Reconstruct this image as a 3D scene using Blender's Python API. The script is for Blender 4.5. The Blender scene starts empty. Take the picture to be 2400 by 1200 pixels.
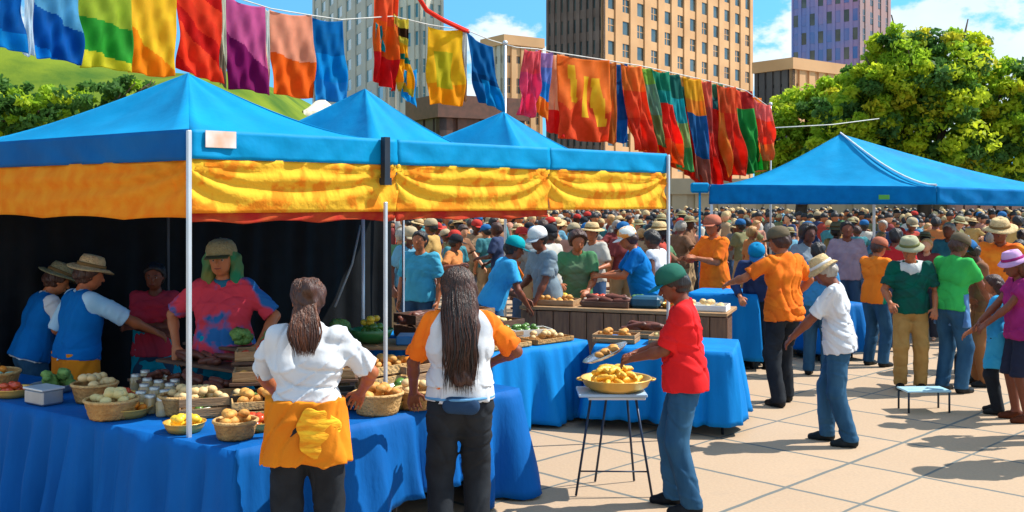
import bpy, math, random
import numpy as np
from mathutils import Vector, Matrix

random.seed(7)
RNG = np.random.default_rng(7)
COL = bpy.context.scene.collection
PI = math.pi
CAMZ, F, HY = 2.15, 2400.0, 470.0      # camera height, focal length in px of a 2400 wide frame, horizon row

def px(x, d): return (x - 1200.0) / F * d
def P(x, y, d): return Vector((px(x, d), d, CAMZ - (y - HY) / F * d))
def T(x, y, z): d = (CAMZ - z) * F / (y - HY); return Vector((px(x, d), d, z))

def tag(o, label=None, cat=None, group=None, kind=None):
    if label: o['label'] = label
    if cat: o['category'] = cat
    if group: o['group'] = group
    if kind: o['kind'] = kind
    return o

def empty(name, loc=(0, 0, 0), rz=0.0, label=None, cat=None, group=None):
    o = bpy.data.objects.new(name, None); COL.objects.link(o)
    o.location = loc; o.rotation_euler = (0, 0, rz); o.empty_display_size = 0.1
    return tag(o, label, cat, group)

# ------------------------------------------------------------------ materials
def lin(c):
    if isinstance(c, str):
        c = c.lstrip('#'); c = [int(c[i:i + 2], 16) / 255 for i in (0, 2, 4)]
        c = [x / 12.92 if x <= .04045 else ((x + .055) / 1.055) ** 2.4 for x in c]
    return (c[0], c[1], c[2], 1.0)

MATS = {}
def mat(key, col=(.5, .5, .5), rough=.6, col2=None, nscale=6.0, ndetail=4, stretch=(1, 1, 1), bump=0.0, bscale=None,
        metal=0.0, trans=0.0, spec=.35, mixlo=.35, mixhi=.65, sheen=0.0, world=False, rot=None):
    """procedural material: two tones mixed by noise, bump, optional translucency"""
    if key in MATS: return MATS[key]
    m = bpy.data.materials.new(key); m.use_nodes = True; MATS[key] = m
    nt = m.node_tree; N = nt.nodes; L = nt.links
    b = N['Principled BSDF']; out = N['Material Output']
    b.inputs['Roughness'].default_value = rough
    b.inputs['Metallic'].default_value = metal
    b.inputs['Specular IOR Level'].default_value = spec
    if sheen: b.inputs['Sheen Weight'].default_value = sheen
    c1 = lin(col); c2 = lin(col2) if col2 is not None else tuple(x * .8 for x in c1[:3]) + (1,)
    if world:
        g = N.new('ShaderNodeNewGeometry'); src = g.outputs['Position']
    else:
        g = N.new('ShaderNodeTexCoord'); src = g.outputs['Object']
    if rot:
        m0 = N.new('ShaderNodeMapping'); m0.inputs['Rotation'].default_value = rot; L.new(src, m0.inputs['Vector']); src = m0.outputs['Vector']
    mp = N.new('ShaderNodeMapping'); mp.inputs['Scale'].default_value = stretch; L.new(src, mp.inputs['Vector'])
    n = N.new('ShaderNodeTexNoise'); n.inputs['Scale'].default_value = nscale; n.inputs['Detail'].default_value = ndetail
    L.new(mp.outputs['Vector'], n.inputs['Vector'])
    r = N.new('ShaderNodeMapRange'); r.inputs['From Min'].default_value = mixlo; r.inputs['From Max'].default_value = mixhi
    L.new(n.outputs['Fac'], r.inputs['Value'])
    mx = N.new('ShaderNodeMix'); mx.data_type = 'RGBA'
    L.new(r.outputs['Result'], mx.inputs['Factor']); mx.inputs['A'].default_value = c1; mx.inputs['B'].default_value = c2
    cout = mx.outputs['Result']
    L.new(cout, b.inputs['Base Color'])
    if bump:
        n2 = N.new('ShaderNodeTexNoise'); n2.inputs['Scale'].default_value = bscale or nscale * 3; n2.inputs['Detail'].default_value = 5
        L.new(mp.outputs['Vector'], n2.inputs['Vector'])
        bp = N.new('ShaderNodeBump'); bp.inputs['Strength'].default_value = min(1, bump); bp.inputs['Distance'].default_value = .02 * max(1, bump)
        L.new(n2.outputs['Fac'], bp.inputs['Height']); L.new(bp.outputs['Normal'], b.inputs['Normal'])
    if trans:
        tr = N.new('ShaderNodeBsdfTranslucent'); L.new(cout, tr.inputs['Color'])
        ms = N.new('ShaderNodeMixShader'); ms.inputs['Fac'].default_value = trans
        L.new(b.outputs['BSDF'], ms.inputs[1]); L.new(tr.outputs['BSDF'], ms.inputs[2]); L.new(ms.outputs['Shader'], out.inputs['Surface'])
    return m

def cloth(key, col, col2=None, trans=0.0, **k):
    c = lin(col)
    if col2 is None: col2 = tuple(x * .82 for x in c[:3])
    k.setdefault('rough', .85); k.setdefault('bump', .22); k.setdefault('bscale', 16); k.setdefault('nscale', 7); k.setdefault('spec', .15)
    return mat('cloth ' + key, c[:3], col2=col2, trans=trans, **k)

SKIN = {k: mat('skin ' + k, v, rough=.5, col2=tuple(x * .86 for x in lin(v)[:3]), nscale=14, bump=.08, bscale=60, spec=.4) for k, v in
        dict(light='#d79a74', mid='#b86f45', tan='#a85f38', dark='#7a4027', deep='#5a2f1e').items()}
HAIR = {k: mat('hair ' + k, v, rough=.45, col2=tuple(x * 1.5 for x in lin(v)[:3]), nscale=40, stretch=(1, 1, .12), bump=.7, bscale=70, spec=.45) for k, v in
        dict(black='#1a1311', brown='#3a2015', auburn='#5a3018', grey='#8b8378', blond='#a67c48').items()}

# ------------------------------------------------------------------ mesh builder
class MB:
    def __init__(s): s.v = []; s.f = []; s.m = []; s.sm = []
    def face(s, pts, mi=0, smooth=False):
        i = len(s.v); s.v += [tuple(p) for p in pts]; s.f.append(tuple(range(i, i + len(pts)))); s.m.append(mi); s.sm.append(smooth)
    def raw(s, V, Fs, mi=0, smooth=False):
        i = len(s.v); s.v += [tuple(p) for p in V]
        for f in Fs: s.f.append(tuple(a + i for a in f)); s.m.append(mi); s.sm.append(smooth)
        return s
    def box(s, c, sz, M=None, mi=0, bev=0.0):
        x, y, z = (a / 2 for a in sz); c = Vector(c)
        if bev:
            b = min(bev, x * .45, y * .45, z * .45); V = []; Fs = []
            # chamfered box: 24 verts
            idx = {}
            for sx in (-1, 1):
                for sy in (-1, 1):
                    for sz_ in (-1, 1):
                        for ax in range(3):
                            p = [sx * (x - b), sy * (y - b), sz_ * (z - b)]; p[ax] = (sx * x, sy * y, sz_ * z)[ax]
                            idx[(sx, sy, sz_, ax)] = len(V); V.append(Vector(p))
            def q(*k): Fs.append(tuple(idx[a] for a in k))
            for sg in (-1, 1):
                q((sg, -1, -1, 0), (sg, 1, -1, 0), (sg, 1, 1, 0), (sg, -1, 1, 0)) if sg > 0 else q((sg, -1, 1, 0), (sg, 1, 1, 0), (sg, 1, -1, 0), (sg, -1, -1, 0))
                q((-1, sg, 1, 1), (1, sg, 1, 1), (1, sg, -1, 1), (-1, sg, -1, 1)) if sg > 0 else q((-1, sg, -1, 1), (1, sg, -1, 1), (1, sg, 1, 1), (-1, sg, 1, 1))
                q((-1, -1, sg, 2), (1, -1, sg, 2), (1, 1, sg, 2), (-1, 1, sg, 2)) if sg > 0 else q((-1, 1, sg, 2), (1, 1, sg, 2), (1, -1, sg, 2), (-1, -1, sg, 2))
            for a in (-1, 1):
                for bb in (-1, 1):
                    q((a, bb, -1, 0), (a, bb, -1, 1), (a, bb, 1, 1), (a, bb, 1, 0))
                    q((a, -1, bb, 0), (a, -1, bb, 2), (a, 1, bb, 2), (a, 1, bb, 0))
                    q((-1, a, bb, 1), (-1, a, bb, 2), (1, a, bb, 2), (1, a, bb, 1))
                    for cc in (-1, 1): q((a, bb, cc, 0), (a, bb, cc, 1), (a, bb, cc, 2))
        else:
            V = [Vector((a * x, b_ * y, c_ * z)) for a in (-1, 1) for b_ in (-1, 1) for c_ in (-1, 1)]
            Fs = [(0, 1, 3, 2), (4, 6, 7, 5), (0, 4, 5, 1), (2, 3, 7, 6), (0, 2, 6, 4), (1, 5, 7, 3)]
        if M is not None: V = [M @ v for v in V]
        return s.raw([c + v for v in V], Fs, mi)
    def tube(s, pts, r, n=8, mi=0, caps=True):
        pts = [Vector(p) for p in pts]; k = len(pts)
        if not isinstance(r, (list, tuple)): r = [r] * k
        i0 = len(s.v); up = Vector((0, 0, 1))
        for j, p in enumerate(pts):
            t = (pts[min(j + 1, k - 1)] - pts[max(j - 1, 0)]).normalized()
            a = up if abs(t.z) < .9 else Vector((1, 0, 0))
            if j: a = u_
            u_ = (a - t * a.dot(t)).normalized(); w = t.cross(u_)
            for q in range(n):
                an = 2 * PI * q / n; s.v.append(tuple(p + (u_ * math.cos(an) + w * math.sin(an)) * r[j]))
        for j in range(k - 1):
            for q in range(n):
                a = i0 + j * n + q; b = i0 + j * n + (q + 1) % n
                s.f.append((a, b, b + n, a + n)); s.m.append(mi); s.sm.append(True)
        if caps:
            s.f.append(tuple(i0 + q for q in range(n))[::-1]); s.f.append(tuple(i0 + (k - 1) * n + q for q in range(n)))
            s.m += [mi, mi]; s.sm += [False, False]
        return s
    def lathe(s, prof, n=24, M=None, mi=0, mod=None, c=(0, 0, 0), smooth=True, cap=False):
        i0 = len(s.v); c = Vector(c)
        for j, (r, z) in enumerate(prof):
            for q in range(n):
                an = 2 * PI * q / n; rr, dz = (r, 0)
                if mod: rr, dz = mod(an, r, z)
                v = Vector((rr * math.cos(an), rr * math.sin(an), z + dz))
                s.v.append(tuple(c + (M @ v if M is not None else v)))
        for j in range(len(prof) - 1):
            for q in range(n):
                a = i0 + j * n + q; b = i0 + j * n + (q + 1) % n
                s.f.append((a, b, b + n, a + n)); s.m.append(mi); s.sm.append(smooth)
        if cap:
            s.f.append(tuple(i0 + (len(prof) - 1) * n + q for q in range(n))); s.m.append(mi); s.sm.append(False)
            s.f.append(tuple(i0 + q for q in range(n))[::-1]); s.m.append(mi); s.sm.append(False)
        return s
    def grid(s, fn, nu, nv, mi=0, smooth=True, mif=None):
        i0 = len(s.v)
        for j in range(nv + 1):
            for i in range(nu + 1): s.v.append(tuple(fn(i / nu, j / nv)))
        for j in range(nv):
            for i in range(nu):
                a = i0 + j * (nu + 1) + i; s.f.append((a, a + 1, a + nu + 2, a + nu + 1))
                s.m.append(mif((i + .5) / nu, (j + .5) / nv) if mif else mi); s.sm.append(smooth)
        return s
    def ball(s, c, r, n=10, sq=(1, 1, 1), jit=0.0, mi=0, M=None):
        k = max(4, n // 2); V = []; c = Vector(c); ph = random.random() * 9
        for j in range(k + 1):
            for q in range(n):
                th = PI * j / k; an = 2 * PI * q / n
                v = Vector((math.sin(th) * math.cos(an) * sq[0], math.sin(th) * math.sin(an) * sq[1], math.cos(th) * sq[2])) * r
                if jit: v *= 1 + jit * math.sin(3 * an + ph) * math.sin(2 * th + ph)
                V.append(c + (M @ v if M is not None else v))
        Fs = [(j * n + q, (j + 1) * n + q, (j + 1) * n + (q + 1) % n, j * n + (q + 1) % n) for j in range(k) for q in range(n)]
        return s.raw(V, Fs, mi, True)
    def build(s, name, mats, parent=None, solid=0.0, loc=None):
        me = bpy.data.meshes.new(name); me.from_pydata(s.v, [], s.f); me.polygons.foreach_set('material_index', s.m)
        me.polygons.foreach_set('use_smooth', s.sm); me.update()
        o = bpy.data.objects.new(name, me); COL.objects.link(o)
        for m in (mats if isinstance(mats, (list, tuple)) else [mats]): me.materials.append(m)
        if parent is not None: o.parent = parent
        if loc is not None: o.location = loc
        if solid:
            md = o.modifiers.new('thickness', 'SOLIDIFY'); md.thickness = solid; md.offset = 0
        return o

def copy_tree(o, parent=None):
    c = o.copy(); COL.objects.link(c); c.parent = parent
    for ch in o.children: copy_tree(ch, c)
    return c

# ------------------------------------------------------------------ signed distance fields -> one continuous skin
class Field:
    def __init__(s, lo, hi, h):
        s.lo = np.array(lo, float); s.h = h
        s.n = np.ceil((np.array(hi) - s.lo) / h).astype(int) + 2
        s.D = np.full(s.n, .25, np.float32)
    def box(s, lo, hi):
        a = np.clip(np.floor((np.array(lo) - s.lo) / s.h).astype(int), 0, s.n); b = np.clip(np.ceil((np.array(hi) - s.lo) / s.h).astype(int) + 1, 0, s.n)
        sl = tuple(slice(i, j) for i, j in zip(a, b))
        ax = [s.lo[k] + s.h * np.arange(a[k], b[k], dtype=np.float32) for k in range(3)]
        return sl, ax[0][:, None, None], ax[1][None, :, None], ax[2][None, None, :]
    def cone(s, a, b, ra, rb, k=.03, flat=None, cuts=(), op='add', rig=None):
        """tapered capsule a-b; flat=(axis, factor) squashes it; cuts=[(point, dir)] removes what lies beyond the plane"""
        a = np.array(a, float); b = np.array(b, float); R = max(ra, rb) + k + 2.5 * s.h
        if flat: R *= 1.0
        sl, X, Y, Z = s.box(np.minimum(a, b) - R, np.maximum(a, b) + R)
        if s.D[sl].size == 0: return
        ab = b - a; L2 = max(1e-9, ab @ ab)
        qx, qy, qz = X - a[0], Y - a[1], Z - a[2]
        if flat:
            nrm, kf = flat; nrm = np.array(nrm, float); nrm /= np.linalg.norm(nrm); kk = 1 / kf - 1
            dn = (qx * nrm[0] + qy * nrm[1] + qz * nrm[2]) * kk
            qx, qy, qz = qx + dn * nrm[0], qy + dn * nrm[1], qz + dn * nrm[2]
            dab = ab @ nrm * kk; ab = ab + nrm * dab; L2 = max(1e-9, ab @ ab)
        t = np.clip((qx * ab[0] + qy * ab[1] + qz * ab[2]) / L2, 0, 1)
        d = np.sqrt((qx - t * ab[0]) ** 2 + (qy - t * ab[1]) ** 2 + (qz - t * ab[2]) ** 2) - (ra + (rb - ra) * t)
        for cp, cd in cuts:
            cd = np.array(cd, float); cd /= np.linalg.norm(cd)
            d = np.maximum(d, (X - cp[0]) * cd[0] + (Y - cp[1]) * cd[1] + (Z - cp[2]) * cd[2])
        s.merge(sl, d, k, op)
    def merge(s, sl, d, k, op='add'):
        D = s.D[sl]
        if op == 'add':
            hh = np.clip(.5 + .5 * (D - d) / k, 0, 1); s.D[sl] = D * (1 - hh) + d * hh - k * hh * (1 - hh)
        else:
            s.D[sl] = np.maximum(D, -d)
    def cut(s, p, n):
        X, Y, Z = (s.lo[i] + s.h * np.arange(s.n[i], dtype=np.float32) for i in range(3))
        n = np.array(n, float); n /= np.linalg.norm(n)
        s.D = np.maximum(s.D, ((X - p[0]) * n[0])[:, None, None] + ((Y - p[1]) * n[1])[None, :, None] + ((Z - p[2]) * n[2])[None, None, :])
    def fold(s, amp, seed=0, fx=(30, 30, 12), cr=1.0):
        X, Y, Z = (s.lo[i] + s.h * np.arange(s.n[i], dtype=np.float32) for i in range(3))
        X = X[:, None, None]; Y = Y[None, :, None]; Z = Z[None, None, :]
        w = 1.6 * np.sin(9 * Z + seed) + 1.3 * np.sin(11 * X - 7 * Z + seed * 2) + 1.0 * np.sin(8 * Y + 3 * seed)
        n = np.sin(fx[0] * X + fx[2] * Z + w * 1.7 + seed) * .6 + np.sin(fx[1] * Y - fx[2] * 1.4 * Z + fx[0] * .5 * X - w * 1.3) * .5
        c1 = np.abs(np.sin(fx[0] * .62 * X - fx[1] * .4 * Y + fx[2] * .9 * Z + w * 1.2 + 2 * seed)); c2 = np.abs(np.sin(fx[0] * .45 * X + fx[1] * .5 * Y - fx[2] * 1.5 * Z - w + seed))
        n = n * .62 + cr * (1.5 * (np.maximum(0, 1 - 2.2 * c1)) - 1.1 * (np.maximum(0, 1 - 2.4 * c2)))
        s.D = s.D + (amp * n).astype(np.float32)
    def mesh(s, name, m, parent=None):
        D = s.D; h = s.h; S = D < 0
        nx, ny, nz = D.shape
        cnt = np.zeros((nx - 1, ny - 1, nz - 1), np.uint8)
        for i in (0, 1):
            for j in (0, 1):
                for k in (0, 1): cnt += S[i:nx - 1 + i, j:ny - 1 + j, k:nz - 1 + k]
        act = (cnt > 0) & (cnt < 8); ii = np.argwhere(act); idx = np.full(act.shape, -1, np.int64); idx[act] = np.arange(len(ii))
        co = [(i, j, k) for i in (0, 1) for j in (0, 1) for k in (0, 1)]
        val = np.stack([D[ii[:, 0] + c[0], ii[:, 1] + c[1], ii[:, 2] + c[2]] for c in co], 1)
        acc = np.zeros((len(ii), 3)); wt = np.zeros(len(ii))
        for a in range(8):
            for b in range(a + 1, 8):
                df = np.array(co[b]) - np.array(co[a])
                if abs(df).sum() != 1: continue
                va, vb = val[:, a], val[:, b]; x = (va < 0) != (vb < 0)
                t = np.where(x, va / np.where(x, va - vb, 1), 0)
                acc += np.where(x[:, None], np.array(co[a]) + t[:, None] * df, 0); wt += x
        V = s.lo + h * (ii + acc / np.maximum(wt, 1)[:, None])
        quads = []
        for ax in range(3):
            o1, o2 = [k for k in range(3) if k != ax]
            sa = [slice(1, None)] * 3; sa[ax] = slice(0, -1); sb = [slice(1, None)] * 3; sb[ax] = slice(1, None)
            A = S[tuple(sa)]; B = S[tuple(sb)]; e = np.argwhere(A != B); base = e.copy(); base[:, o1] += 1; base[:, o2] += 1
            lim = (base[:, 0] < nx - 1) & (base[:, 1] < ny - 1) & (base[:, 2] < nz - 1); base = base[lim]; e = e[lim]
            fl = A[e[:, 0], e[:, 1], e[:, 2]]
            def g(d1, d2):
                q = base.copy(); q[:, o1] -= d1; q[:, o2] -= d2; return idx[q[:, 0], q[:, 1], q[:, 2]]
            Q = np.stack([g(1, 1), g(0, 1), g(0, 0), g(1, 0)], 1)
            if ax == 1: fl = ~fl
            Q[~fl] = Q[~fl][:, ::-1]; quads.append(Q)
        Q = np.concatenate(quads); Q = Q[(Q >= 0).all(1)]
        me = bpy.data.meshes.new(name); me.vertices.add(len(V)); me.vertices.foreach_set('co', V.astype(np.float32).ravel())
        me.loops.add(len(Q) * 4); me.loops.foreach_set('vertex_index', Q.astype(np.int32).ravel())
        me.polygons.add(len(Q)); me.polygons.foreach_set('loop_start', np.arange(0, len(Q) * 4, 4, dtype=np.int32))
        me.polygons.foreach_set('use_smooth', np.ones(len(Q), bool)); me.update(calc_edges=True)
        me.materials.append(m)
        o = bpy.data.objects.new(name, me); COL.objects.link(o)
        if parent is not None: o.parent = parent
        return o
# ------------------------------------------------------------------ people
def V3(*a): return np.array(a, float)
def rx(a):
    c, s = math.cos(a), math.sin(a); return np.array([[1, 0, 0], [0, c, -s], [0, s, c]])
def rzm(a):
    c, s = math.cos(a), math.sin(a); return np.array([[c, -s, 0], [s, c, 0], [0, 0, 1]])
def ry(a):
    c, s = math.cos(a), math.sin(a); return np.array([[c, 0, s], [0, 1, 0], [-s, 0, c]])
def strands(name, m, parent, starts, path, n=220, r=.0035, seed=0):
    """a head of hair as many fine tapered locks; path(t, s) gives the point at t along lock s"""
    rnd = random.Random(seed); mb = MB()
    for k in range(n):
        s = (rnd.random(), rnd.random(), rnd.uniform(-1, 1)); L_ = rnd.uniform(.82, 1.0)
        pts = [path(L_ * i / 13, s) for i in range(14)]; rr = r * rnd.uniform(.7, 1.3)
        mb.tube(pts, [rr * .8] + [rr] * 9 + [rr * .8, rr * .6, rr * .4, rr * .1], 5, mi=rnd.choice((0, 0, 1)), caps=False)
    return mb.build(name, m, parent)
def unit(v): return v / max(1e-9, np.linalg.norm(v))
def ik(a, t, l1, l2, hint):
    v = t - a; L = np.linalg.norm(v); u = v / L
    if L > (l1 + l2) * .995: L = (l1 + l2) * .995; t = a + u * L
    x = (l1 * l1 - l2 * l2 + L * L) / (2 * L); y = math.sqrt(max(0, l1 * l1 - x * x))
    hint = np.array(hint, float); p = unit(hint - u * (hint @ u))
    return a + u * x + p * y, t

def straw_hat(mt, band, parent, M, brim=.17, crown=.085, tilt=0.0, droop=.02):
    """lathe hat in the head's frame; M maps head frame to the person's frame"""
    ch = .10
    prof = [(brim, -droop), (brim * .8, -.004), (crown + .012, 0), (crown + .006, .012), (crown * .97, ch * .6), (crown * .8, ch * .93), (crown * .45, ch), (.002, ch - .006)]
    mb = MB().lathe(prof, 28, mod=lambda an, r, z: (r * (1 + .03 * math.sin(2 * an + 1)), .012 * math.sin(2 * an) * (r > crown * 1.2)))
    h = mb.build('hat', mt, parent, solid=.005); h.matrix_local = M
    mb = MB().lathe([(crown + .012, .006), (crown + .009, .034)], 28)
    b = mb.build('hat_band', band, h, solid=.004)
    return h

def cap(mt, vis, parent, M, back=False):
    r = .106
    prof = [(r, -.012), (r * 1.0, .02), (r * .93, .055), (r * .72, .086), (r * .4, .103), (.004, .108)]
    h = MB().lathe(prof, 24, mod=lambda an, q, z: (q * (1.0 + .06 * abs(math.sin(an))), 0)).build('cap', mt, parent, solid=.004)
    h.matrix_local = M
    def vf(u, v):
        a = (u - .5) * 1.9; x0 = math.sin(a) * r * .98; y0 = math.cos(a) * r * 1.0
        e = .085 * (math.cos(a * .82) ** .6) * v
        return (x0 * (1 + .0 * v), y0 + e, -.004 - .016 * v - .35 * x0 * x0 * 8 * v * .3)
    MB().grid(vf, 12, 4).build('visor', vis, h, solid=.005)
    MB().ball((0, 0, .108), .008, 8).build('button', mt, h)
    return h

def make_person(label, loc, rz, height=1.75, skin='mid', h=.012, lean=0.0, yawT=0.0, head=(0, 0, 0), LH=None, RH=None, Lhint=(-.6, -1, -.3), Rhint=(.6, -1, -.3),
                curl=.5, feet=None, bulk=1.0, female=False, shirt=None, sleeve=.55, hem=-.06, flare=1.0, trousers=None, shorts=False, hair='short', hairm='black',
                hat=None, shoe='#20201f', apron=None, vest=None, skirt=None, face=None, group=None, beard=False, seed=0, spine=0.0, detail=True, name='person', collar=None, fold=.006):
    """pose is given in the person's own frame (x right, y forward, z up, metres at 1.75 m). Returns the body, which parents clothes and hair."""
    sc = height / 1.75; s_ = sc
    B = lambda *a: np.array(a, float)
    P0 = B(0, 0, .95); R = rzm(yawT) @ rx(-lean); Rs = R
    up = lambda v: P0 + R @ (np.array(v, float))
    shw = .165 if female else .185
    S = {-1: up((-shw, 0, .455)), 1: up((shw, 0, .455))}
    NB = up((0, -.012, .50))
    hy, hp, hr = head                                     # yaw, pitch (down +), roll
    Rh = rzm(hy) @ rx(-hp) @ ry(hr)
    NT = NB + (R @ B(0, .02, .085)) * .6 + (Rh @ B(0, .01, .05)) * .5
    HC = NT + Rh @ B(0, .018, .078)
    H_ = lambda *a: HC + Rh @ np.array(a, float)
    if feet is None: feet = ((-.11, .0, 0), (.11, .03, 0))
    legs = {}
    for sg, ft in zip((-1, 1), feet):
        hip = P0 + B(sg * .088, 0, -.04); ank = B(ft[0], ft[1], .085 + ft[2]); kn, ank = ik(hip, ank, .425, .42, (sg * .12, 1, 0)); legs[sg] = (hip, kn, ank)
    arms = {}
    for sg, tg, hn in ((-1, LH, Lhint), (1, RH, Rhint)):
        if tg is None: tg = tuple(up((sg * .25, .06, -.06)))
        el, wr = ik(S[sg], np.array(tg, float), .285, .255, hn); arms[sg] = (S[sg], el, wr)
    pts = [P0, NB, HC, H_(0, 0, .15)] + [p for q in list(legs.values()) + list(arms.values()) for p in q]
    for sg in arms: pts.append(arms[sg][2] + unit(arms[sg][2] - arms[sg][1]) * .19)
    lo = np.min(pts, 0) - .2; hi = np.max(pts, 0) + .2; lo[2] = -.02 + min(0, lo[2] + .2)
    bk = bulk; hipk = 1.1 if female else 1.0; wk = .92 if female else 1.0; flY = lambda: (R @ B(0, 1, 0), 1.0)
    def torso(fd, e, k=.05, cuts=()):
        fd.cone(up((-.06, 0, -.02)), up((.06, 0, -.02)), .108 * bk * hipk + e, .108 * bk * hipk + e, k, cuts=cuts)
        fd.cone(up((-.045, .008, .14)), up((.045, .008, .14)), .098 * bk * wk + e, .098 * bk * wk + e, k + .02, cuts=cuts)
        fd.cone(up((-.08, .0, .31)), up((.08, .0, .31)), .106 * bk ** .5 + e, .106 * bk ** .5 + e, k + .02, cuts=cuts)
        fd.cone(up((-.055, .01, .06)), up((.055, .01, .25)), .09 * bk * wk + e, .09 * bk * wk + e, k, cuts=cuts)
        fd.cone(up((-shw + .055, -.012, .425)), up((shw - .055, -.012, .425)), .068 + e, .068 + e, k, cuts=cuts)
        fd.cone(up((-.10, -.012, .452)), NB, .034 + e, .045 + e * .6, k, cuts=cuts); fd.cone(up((.10, -.012, .452)), NB, .034 + e, .045 + e * .6, k, cuts=cuts)
        if female:
            for sg in (-1, 1): fd.cone(up((sg * .068, .075, .30)), up((sg * .068, .085, .285)), .058 + e * .6, .058 + e * .6, .03, cuts=cuts)
    # ---- body
    f = Field(lo, hi, h)
    torso(f, -.012, .05)
    f.cone(NB, NT, .056 if not female else .049, .052 if not female else .045, .03)
    f.cone(H_(0, -.018, .032), H_(0, .0, .03), .083, .080, .02)
    f.cone(H_(0, -.035, -.005), H_(0, .015, -.01), .070, .066, .03)
    f.cone(H_(0, .02, -.01), H_(0, .045, -.075), .058, .032, .03, flat=None)
    f.cone(H_(-.028, .03, -.06), H_(.028, .03, -.06), .030, .030, .03)
    if h < .013:
        for sg in (-1, 1):
            f.cone(H_(sg * .02, .078, .027), H_(sg * .042, .066, .024), .008, .008, .012)
            f.cone(H_(sg * .03, .09, .004), H_(sg * .034, .088, .004), .013, .013, .01, op='sub')
            f.cone(H_(sg * .078, -.005, .012), H_(sg * .08, -.003, -.022), .016, .010, .01, flat=(Rh @ B(1, 0, 0), .5))
        f.cone(H_(0, .084, .012), H_(0, .103, -.022), .007, .014, .012)
        f.cone(H_(-.014, .085, -.047), H_(.014, .085, -.047), .009, .009, .008)
        f.cone(H_(-.012, .082, -.060), H_(.012, .082, -.060), .010, .010, .01)
    else:
        f.cone(H_(0, .086, .01), H_(0, .10, -.022), .009, .013, .012)
        for sg in (-1, 1): f.cone(H_(sg * .08, -.003, .01), H_(sg * .08, -.003, -.015), .015, .012, .01)
    for sg in (-1, 1):
        hip, kn, an = legs[sg]
        lk = .84 if (trousers is not None and not shorts) else 1.0
        f.cone(hip, kn, .082 * min(1.15, bk ** .5) * hipk * lk, .052 * lk, .04)
        c1 = kn + (an - kn) * .3 + B(0, -.018, 0); f.cone(kn, an, .050 * lk, .036, .02); f.cone(kn + (an - kn) * .1 + B(0, -.01, 0), c1, .046 * lk, .052 * lk, .02)
        f.cone(c1, an, .050 * lk, .036, .02); f.cone(an, an + B(0, .05, -.045), .036, .034, .02); f.cone(an + B(0, .0, -.05), an + B(sg * .01, .15, -.06), .032, .024, .02)
        sh, el, wr = arms[sg]; fo = unit(wr - el)
        f.cone(sh, el, .05 * (.88 if female else 1), .038 * (.9 if female else 1), .04); f.cone(el, el + fo * .09, .037, .041 * (.88 if female else 1), .02); f.cone(el + fo * .07, wr, .040 * (.88 if female else 1), .026, .02)
        # hand: palm, four fingers, thumb
        pn = unit(np.cross(fo, B(0, 0, 1)) if abs(fo[2]) < .85 else B(sg, 0, 0)); pn_side = unit(np.cross(fo, pn)) if abs(fo[2]) < .85 else B(0, 1, 0)
        # width axis w (towards the thumb), palm normal pnrm
        if abs(fo[2]) < .85: w = B(0, 0, 1) - fo * fo[2]; w = unit(w * .55 + unit(np.cross(fo, B(0, 0, 1))) * (-sg) * .8)
        else: w = unit(B(0, 1, 0) - fo * fo[1])
        pn = unit(np.cross(fo, w)); pn = pn * (1 if pn @ B(-sg, 0, -.4) > 0 else -1)      # palm looks inwards / down
        p0 = wr + fo * .02; p1 = wr + fo * .085
        f.cone(p0 + w * .010, p1 + w * .020, .024, .022, .012, flat=(pn, .55)); f.cone(p0 - w * .012, p1 - w * .022, .024, .021, .012, flat=(pn, .55))
        if h < .02:
            fr = max(.0088, h * .95)
            for q, (o, L) in enumerate(((.033, .062), (.0115, .074), (-.0105, .068), (-.031, .054))):
                b0 = wr + fo * .082 + w * o; dr = unit(fo + w * o * 3.2 + pn * curl * .7); b1 = b0 + dr * L * .5
                dr2 = unit(fo + w * o * 2 + pn * curl * 2.4); b2 = b1 + dr2 * L * .5
                f.cone(b0, b1, fr, fr * .95, .006); f.cone(b1, b2, fr * .95, fr * .8, .004)
            b0 = wr + fo * .03 + w * .03; b1 = b0 + unit(fo * .7 + w * .8 + pn * .3) * .04; b2 = b1 + unit(fo + w * .2 + pn * .5 * curl) * .032
            f.cone(b0, b1, fr * 1.3, fr * 1.1, .01); f.cone(b1, b2, fr * 1.05, fr * .85, .004)
    body = f.mesh(name, SKIN[skin])
    tag(body, label, 'person', group)
    # ---- shirt
    def build_torso_garment(nm, m, e, slv, hemz, flr, neck=.062, amp=fold, long=False, hh=h):
        g = Field(lo, hi, hh); hp_ = up((0, 0, hemz)); hd = -(R @ B(0, 0, 1))
        torso(g, e, .05)
        wdt = .065; g.cone(up((-wdt, 0, .10)), up((-wdt * 1.1, -.0, hemz - .05)), .105 * bk ** .7 + e, (.118 * flr) * bk ** .7 + e, .05); g.cone(up((wdt, 0, .10)), up((wdt * 1.1, 0, hemz - .05)), .105 * bk ** .7 + e, (.118 * flr) * bk ** .7 + e, .05)
        g.cut(hp_, hd)
        if slv > 0:
            for sg in (-1, 1):
                sh, el, wr = arms[sg]
                if slv <= 1:
                    en = sh + (el - sh) * slv; dr = unit(el - sh); g.cone(sh - dr * .01, en + dr * .04, .060 + e * .5, .066 + e * .5, .045, cuts=[(en, dr)])
                else:
                    g.cone(sh, el, .058 + e * .5, .052 + e * .4, .04); en = el + (wr - el) * (slv - 1); dr = unit(wr - el)
                    g.cone(el, en + dr * .04, .052 + e * .4, .044 + e * .3, .03, cuts=[(en, dr)])
        else:
            for sg in (-1, 1): g.cone(S[sg] + R @ B(sg * .05, 0, -.03), S[sg] + R @ B(sg * .04, 0, .1), .075, .07, .02, op='sub')
        if amp: g.fold(amp, seed + 1.3)
        g.cone(NB + R @ B(0, .02, .03), NB + R @ B(0, .03, .12), neck + .004, neck + .03, .01, op='sub')
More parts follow.
